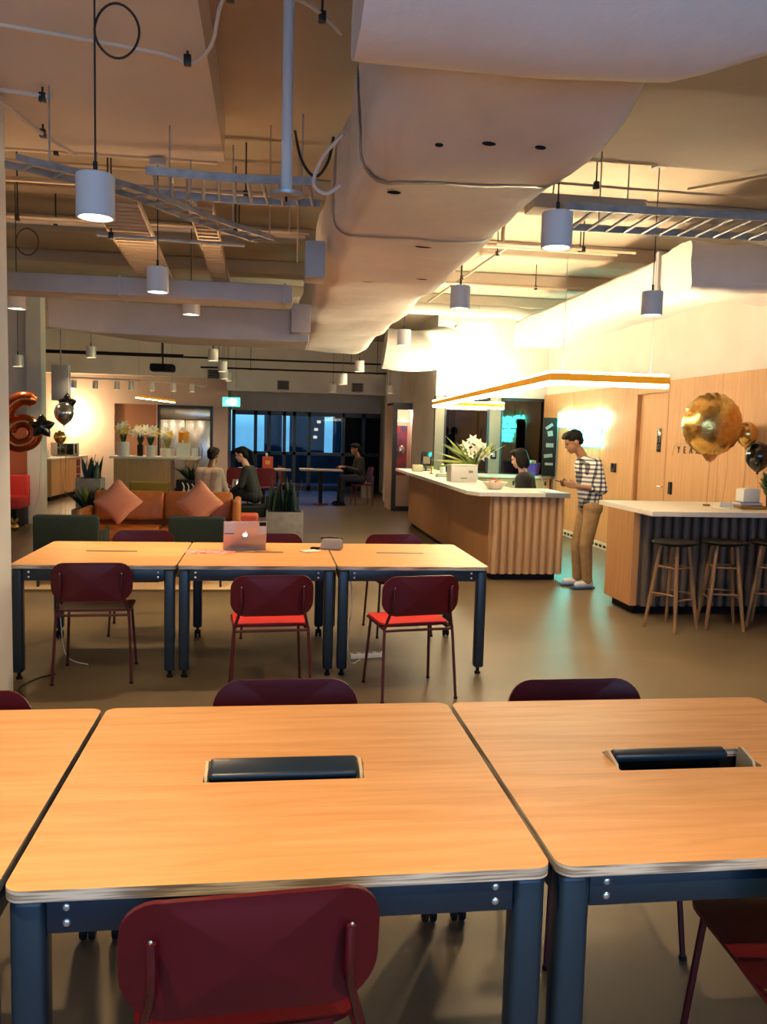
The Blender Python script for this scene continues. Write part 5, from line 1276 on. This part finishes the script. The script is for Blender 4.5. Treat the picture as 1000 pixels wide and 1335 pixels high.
# ------------------------------------------------------------------ people
def hand_caps(w, d, n, side, sc_=1., curl=.5):
    """palm and five bent fingers. w wrist, d pointing direction, n back of the hand, side = thumb direction"""
    w, d, n, side = V(w), V(d).normalized(), V(n).normalized(), V(side).normalized()
    c = []
    pc = w + d * .05 * sc_
    for k in (-1, 0, 1): c.append((w + side * k * .012 * sc_, w + d * .085 * sc_ + side * k * .026 * sc_, .014 * sc_, .012 * sc_))
    for k, L in ((-1.5, .058), (-.5, .074), (.5, .080), (1.5, .072)):
        p0 = w + d * .085 * sc_ + side * k * .019 * sc_; d1 = (d - n * curl * .5).normalized(); d2 = (d - n * curl * 1.6).normalized()
        p1 = p0 + d1 * L * .5 * sc_; p2 = p1 + d2 * L * .5 * sc_
        c += [(p0, p1, .0092 * sc_, .0086 * sc_), (p1, p2, .0086 * sc_, .0074 * sc_)]
    t0 = w + d * .025 * sc_ + side * .026 * sc_; t1 = t0 + (d * .6 + side * .7).normalized() * .04 * sc_; t2 = t1 + (d * .9 - n * .5).normalized() * .034 * sc_
    c += [(t0, t1, .013 * sc_, .0105 * sc_), (t1, t2, .0105 * sc_, .0085 * sc_)]
    return c
def head_caps(c, f, up):
    """skull, jaw, nose, ears round a head centre; f facing direction"""
    c, f, up = V(c), V(f).normalized(), V(up).normalized(); up = (up - f * up.dot(f)).normalized(); s = up.cross(f)
    Rm = Matrix((s, f, up)).transposed().to_4x4()
    P = lambda x, y, z: c + s * x + f * y + up * z
    q = [('e', P(0, -.012, .035), (.076, .098, .088), Rm), ('e', P(0, .022, -.035), (.060, .070, .075), Rm), ('e', P(0, .055, -.088), (.030, .030, .022), Rm),
         ('e', P(0, .094, -.022), (.011, .019, .016), Rm), (P(0, .085, .02), P(0, .100, -.02), .008, .011), ('e', P(0, .088, -.062), (.024, .012, .010), Rm), ('e', P(0, .074, .034), (.05, .022, .016), Rm)]
    for k in (-1, 1): q.append(('e', P(k * .078, -.008, -.005), (.010, .020, .031), Rm))
    return q, P, Rm
def person(name_label, base, rz, J, tone, top, legs, shoe, hairstyle='short', voxel=.009, topname='shirt', legname='trousers', sleeve=1., thick=1.):
    """J: joints in the local frame"""
    t = thing('person', name_label, 'person', base, rz)
    hd, P, Rm = head_caps(J['head'], J['face'], J['up'])
    nk, ch, pv = V(J['neck']), V(J['chest']), V(J['pelvis'])
    body = list(hd)
    body += [(nk, V(J['head']) - V(J['up']).normalized() * .05 - V(J['face']).normalized() * .015, .054, .05), (ch, nk, .075, .055), (pv, ch, .095, .08)]
    for s in ('L', 'R'):
        sh, el, wr, hp, kn, an, to = (V(J[k + s]) for k in ('sh', 'el', 'wr', 'hip', 'kn', 'an', 'toe'))
        body += [(nk - V((0, 0, .05)), sh, .06, .05), (sh, el, .046, .036), (el, wr, .036, .025), (hp, kn, .075, .052), (kn, an, .050, .036), (an - V((0, 0, .03)), an - V((0, 0, .03)) + (to - an) * .5, .03, .022)]
        hdv = V(J['hd' + s]) - wr
        body += hand_caps(wr, hdv, J.get('hn' + s, (0, 0, 1)), J.get('ht' + s, (0, 0, 1)), 1., J.get('curl', .55))
    bo = remesh(body, min(voxel, .008), 'body', M[tone], t, smooth_it=3)
    # clothes
    sw = [(V(J['shL']) * .5 + V(J['shR']) * .5 - V((0, 0, .06)), pv, .115 * thick, .125 * thick), (V(J['shL']) + (ch - V(J['shL'])) * .25, pv + (V(J['hipL']) - pv) * .8 + V((0, 0, .04)), .095 * thick, .105 * thick), (V(J['shR']) + (ch - V(J['shR'])) * .25, pv + (V(J['hipR']) - pv) * .8 + V((0, 0, .04)), .095 * thick, .105 * thick),
          (ch, nk - V((0, 0, .07)), .115, .075), (pv, ch, .13, .12), (V(J['shL']), V(J['shR']), .068, .068), (nk - V((0, 0, .045)), V(J['shL']), .06, .066), (nk - V((0, 0, .045)), V(J['shR']), .06, .066)]
    for s in ('L', 'R'):
        sh, el, wr = V(J['sh' + s]), V(J['el' + s]), V(J['wr' + s])
        sw.append((sh, el, .066, .054))
        if sleeve > 0: sw.append((el, el + (wr - el) * sleeve, .054, .042))
    remesh(sw, voxel, topname, M[top], t, smooth_it=5)
    lg = [(V(J['hipL']), V(J['hipR']), .108, .108), (pv - V((0, 0, .02)), pv + V((0, 0, .05)), .115, .11)]
    for s in ('L', 'R'):
        hp, kn, an = V(J['hip' + s]), V(J['kn' + s]), V(J['an' + s])
        lg += [(hp, kn, .098, .072), (kn, an + (kn - an) * .06, .072, .058)]
    remesh(lg, voxel, legname, M[legs], t, smooth_it=5)
    for s in ('L', 'R'):
        an, to = V(J['an' + s]), V(J['toe' + s]); d = to - an; d.z = 0; L = d.length; d.normalize(); n = V((-d.y, d.x, 0))
        Mx = Matrix((d, n, V((0, 0, 1)))).transposed().to_4x4(); Mx.translation = V((an.x, an.y, min(an.z, to.z) - .045)) - d * .06
        b = MB(); b.box((-.02, -.045, 0.001), (L + .09, .045, .028), .012, 3, M4=Mx); so = b.build('shoe_sole', M['shoeb' if shoe == 'shoe' else shoe], t)
        up_ = remesh([((Mx @ V((.03, 0, .055))), (Mx @ V((L + .03, 0, .042))), .044, .034), ((Mx @ V((.035, 0, .06))), (Mx @ V((.04, 0, .09))), .044, .042)], .008, 'shoe', M[shoe], t, smooth_it=3)
    # hair and eyes
    hp = [('e', P(0, -.022, .052), (.086, .102, .086), Rm), ('e', P(0, .040, .098), (.066, .058, .034), Rm)]
    if hairstyle == 'short': hp += [('e', P(0, .075, .085), (.058, .034, .024), Rm), ('e', P(0, -.06, .0), (.068, .055, .06), Rm)]
    elif hairstyle == 'bob': hp += [('e', P(0, -.065, -.03), (.088, .062, .115), Rm), ('e', P(-.072, -.02, -.03), (.026, .062, .105), Rm), ('e', P(.072, -.02, -.03), (.026, .062, .105), Rm)]
    elif hairstyle == 'pony': hp += [('e', P(0, -.07, .0), (.076, .055, .08), Rm), (P(0, -.11, .05), P(0, -.17, .0), .035, .03), (P(0, -.17, .0), P(0, -.16, -.14), .03, .012)]
    remesh(hp, .008, 'hair', M['hair'], t, smooth_it=2)
    for k in (-1, 1):
        b = MB(); b.ell(P(k * .031, .083, .006), (.011, .007, .006), 8); b.build('eye', M['blackgl'], t)
    return t
# man in plaid at the desk end: faces the desk (-x), looks down at the phone in his hands
J = dict(head=(-.19, 0, 1.575), face=(-1, .04, -.42), up=(-.42, 0, 1), neck=(-.085, 0, 1.425), chest=(-.03, 0, 1.22), pelvis=(.03, 0, .93),
         shL=(0.0, -.185, 1.355), elL=(.075, -.215, 1.085), wrL=(-.17, -.14, 1.11), hdL=(-.27, -.085, 1.125), hnL=(0, -1, -.2), htL=(-.2, .2, 1), shR=(-.02, .185, 1.355), elR=(.02, .215, 1.09), wrR=(-.19, .11, 1.12), hdR=(-.29, .06, 1.13), hnR=(0, 1, -.2), htR=(-.2, -.2, 1),
         hipL=(.03, -.085, .885), hipR=(.03, .085, .885), knL=(-.035, -.095, .475), knR=(-.055, .10, .475), anL=(.0, -.095, .075), anR=(-.04, .10, .075), toeL=(-.15, -.12, .05), toeR=(-.20, .12, .05), curl=.8)
person('man in a black and white plaid shirt and khaki trousers looking down at his phone', (3.42, 8.72, 0), 0, J, 'skin1', 'plaid', 'khaki', 'shoe', 'short', .009, 'shirt', 'trousers', .35, 1.0)
b = MB(); b.box((-.075, -.037, -.004), (.075, .037, .004), .003, M4=Matrix.Rotation(R(12), 4, 'Y')); o = b.build('smartphone', M['blackgl'], loc=(3.105, 8.715, 1.150)); tag(o, 'black phone held by the man in the plaid shirt', 'phone')
def seated(zs, lean=.0, arm=(.14, .34, .22), spread=.10):
    L = lean
    return dict(head=(0, .06 + L * .75, zs + .73), face=(0, 1, -.15), up=(0, .1, 1), neck=(0, .02 + L * .58, zs + .565), chest=(0, L * .36, zs + .36), pelvis=(0, 0, zs + .09),
        shL=(-.17, L * .5, zs + .50), shR=(.17, L * .5, zs + .50), elL=(-.225, .06 + L * .5, zs + .25), elR=(.225, .06 + L * .5, zs + .25), wrL=(-arm[0], arm[1], zs + arm[2]), wrR=(arm[0], arm[1], zs + arm[2]), hdL=(-arm[0] * .7, arm[1] + .1, zs + arm[2]), hdR=(arm[0] * .7, arm[1] + .1, zs + arm[2]), htL=(1, 0, .3), htR=(-1, 0, .3),
        hipL=(-.09, .03, zs + .09), hipR=(.09, .03, zs + .09), knL=(-spread, .44, zs + .08), knR=(spread, .44, zs + .08), anL=(-spread, .46, .085), anR=(spread, .46, .085), toeL=(-spread - .01, .60, .05), toeR=(spread + .01, .60, .05))
# receptionist
t = thing('task_chair', 'office chair hidden behind the reception front, under the receptionist', 'chair', (3.33, 10.55, 0), R(65))
b = MB(); b.box((-.22, -.2, .49), (.22, .24, .53), .03, 3); b.build('seat', M['black'], t); b = MB(); b.cyl((0, 0), .03, .05, .4895, 12); b.tube([(.17 * math.cos(a), .17 * math.sin(a), .135) for a in [2 * PI * k / 20 for k in range(20)]], .012, 6, closed=True); b.build('column', M['grey'], t)
for k in range(5):
    a = 2 * PI * k / 5 + .3; b = MB(); b.tube([(0, 0, .07), (.27 * math.cos(a), .27 * math.sin(a), .045)], .018, 8); b.ell((.27 * math.cos(a), .27 * math.sin(a), .026), (.024, .024, .025), 10); b.build('base_arm', M['black'], t)
J = seated(.60, .10); J['face'] = (0, 1, -.3)
J['anL'] = (-.1, .40, .19); J['anR'] = (.1, .40, .19); J['toeL'] = (-.1, .54, .16); J['toeR'] = (.1, .54, .16)
person('receptionist with dark bobbed hair and black top seated behind the desk', (3.33, 10.55, 0), R(65), J, 'skin2', 'blacktop', 'blacktop', 'black', 'bob', .011, 'top', 'trousers', 1., 1.2)
# seated pair behind the sofa
lounge_chair('dark lounge chair under the person in the taupe top', -1.06, 12.32, -28, 'dkgreen', .60, .60, False, 0)
lounge_chair('dark lounge chair under the person in black', .10, 13.5, 75, 'dkgreen', .60, .60, False, 0)
J = seated(.478, .16); J['face'] = (0, 1, -.1)
pt_ = V((-1.06, 12.32, 0)) + Matrix.Rotation(R(-28), 3, 'Z') @ V((0, .33, 0))
person('person in a taupe top seated with their back to us behind the sofa', (pt_.x, pt_.y, 0), R(-28), J, 'skin1', 'greytop', 'denim', 'black', 'short', .012, 'top', 'trousers', 1., 1.12)
J = seated(.478, .22, (.12, .40, .12)); J['face'] = (0, 1, -.25)
pt_ = V((.10, 13.5, 0)) + Matrix.Rotation(R(75), 3, 'Z') @ V((0, .33, 0))
person('person in black with tied dark hair leaning forward, seated right of the sofa', (pt_.x, pt_.y, 0), R(75), J, 'skin2', 'blacktop', 'blacktop', 'black', 'pony', .012, 'top', 'trousers', .8)
# far man at the cafe table
J = seated(.505, .10, (.16, .40, .345)); J['face'] = (0, 1, -.1)
person('man in a dark suit seated at the grey far table by the windows', (2.02, 18.64, 0), R(100), J, 'skin1', 'blacktop', 'denim', 'black', 'short', .014, 'jacket', 'trousers', .9)

# ------------------------------------------------------------------ daylight, camera
w = bpy.data.worlds.new('dusk'); sc.world = w; w.use_nodes = True
nt = w.node_tree; bg = nt.nodes['Background']
tc = nt.nodes.new('ShaderNodeTexCoord'); sp = nt.nodes.new('ShaderNodeSeparateXYZ'); cr = nt.nodes.new('ShaderNodeValToRGB')
nt.links.new(tc.outputs['Generated'], sp.inputs[0]); nt.links.new(sp.outputs[2], cr.inputs[0]); nt.links.new(cr.outputs[0], bg.inputs[0])
e = cr.color_ramp.elements; e[0].position = 0.0; e[0].color = (.10, .32, .50, 1); e[1].position = .35; e[1].color = (.05, .16, .42, 1)
n_ = e.new(.03); n_.color = (.20, .62, .85, 1); n_ = e.new(.10); n_.color = (.04, .22, .60, 1)
bg.inputs[1].default_value = 1.7
def area(name, loc, aim, sx, sy, w_, col, portal=False):
    l = bpy.data.lights.new(name, 'AREA'); l.shape = 'RECTANGLE'; l.size = sx; l.size_y = sy; l.energy = w_; l.color = col
    o = bpy.data.objects.new(name, l); COL.objects.link(o); o.location = loc; o.rotation_euler = (V(aim) - V(loc)).to_track_quat('-Z', 'Y').to_euler()
    return o
area('window_daylight', (.5, -3.72, 1.75), (.5, 4, 2.3), 6.8, 2.6, 185, (.38, .61, 1.))

cam = bpy.data.cameras.new('Camera'); co = bpy.data.objects.new('Camera', cam); COL.objects.link(co)
cam.sensor_fit = 'VERTICAL'; cam.sensor_height = 24.; cam.lens = 24. * 1100 / 1335.
cam.clip_start = .05; cam.clip_end = 200
yaw, pit, rol = R(7.79546), R(5.40781), R(1.51799)
f = V((math.sin(yaw) * math.cos(pit), math.cos(yaw) * math.cos(pit), -math.sin(pit))); r = V((math.cos(yaw), -math.sin(yaw), 0)); d = f.cross(r)
r2 = r * math.cos(rol) - d * math.sin(rol); d2 = r * math.sin(rol) + d * math.cos(rol)
mw = Matrix((r2, -d2, -f)).transposed().to_4x4(); mw.translation = (0, 0, 1.63)
co.matrix_world = mw
sc.camera = co
vs = sc.view_settings
sc.display_settings.display_device = 'sRGB'
vs.view_transform = 'Standard'; vs.look = 'None'; vs.gamma = 1; vs.use_curve_mapping = False; vs.exposure = 0.2
cy = sc.cycles
cy.use_denoising = True
cy.max_bounces = 8; cy.diffuse_bounces = 5; cy.glossy_bounces = 4; cy.transparent_max_bounces = 8
cy.sample_clamp_indirect = 6; cy.caustics_reflective = False; cy.caustics_refractive = False
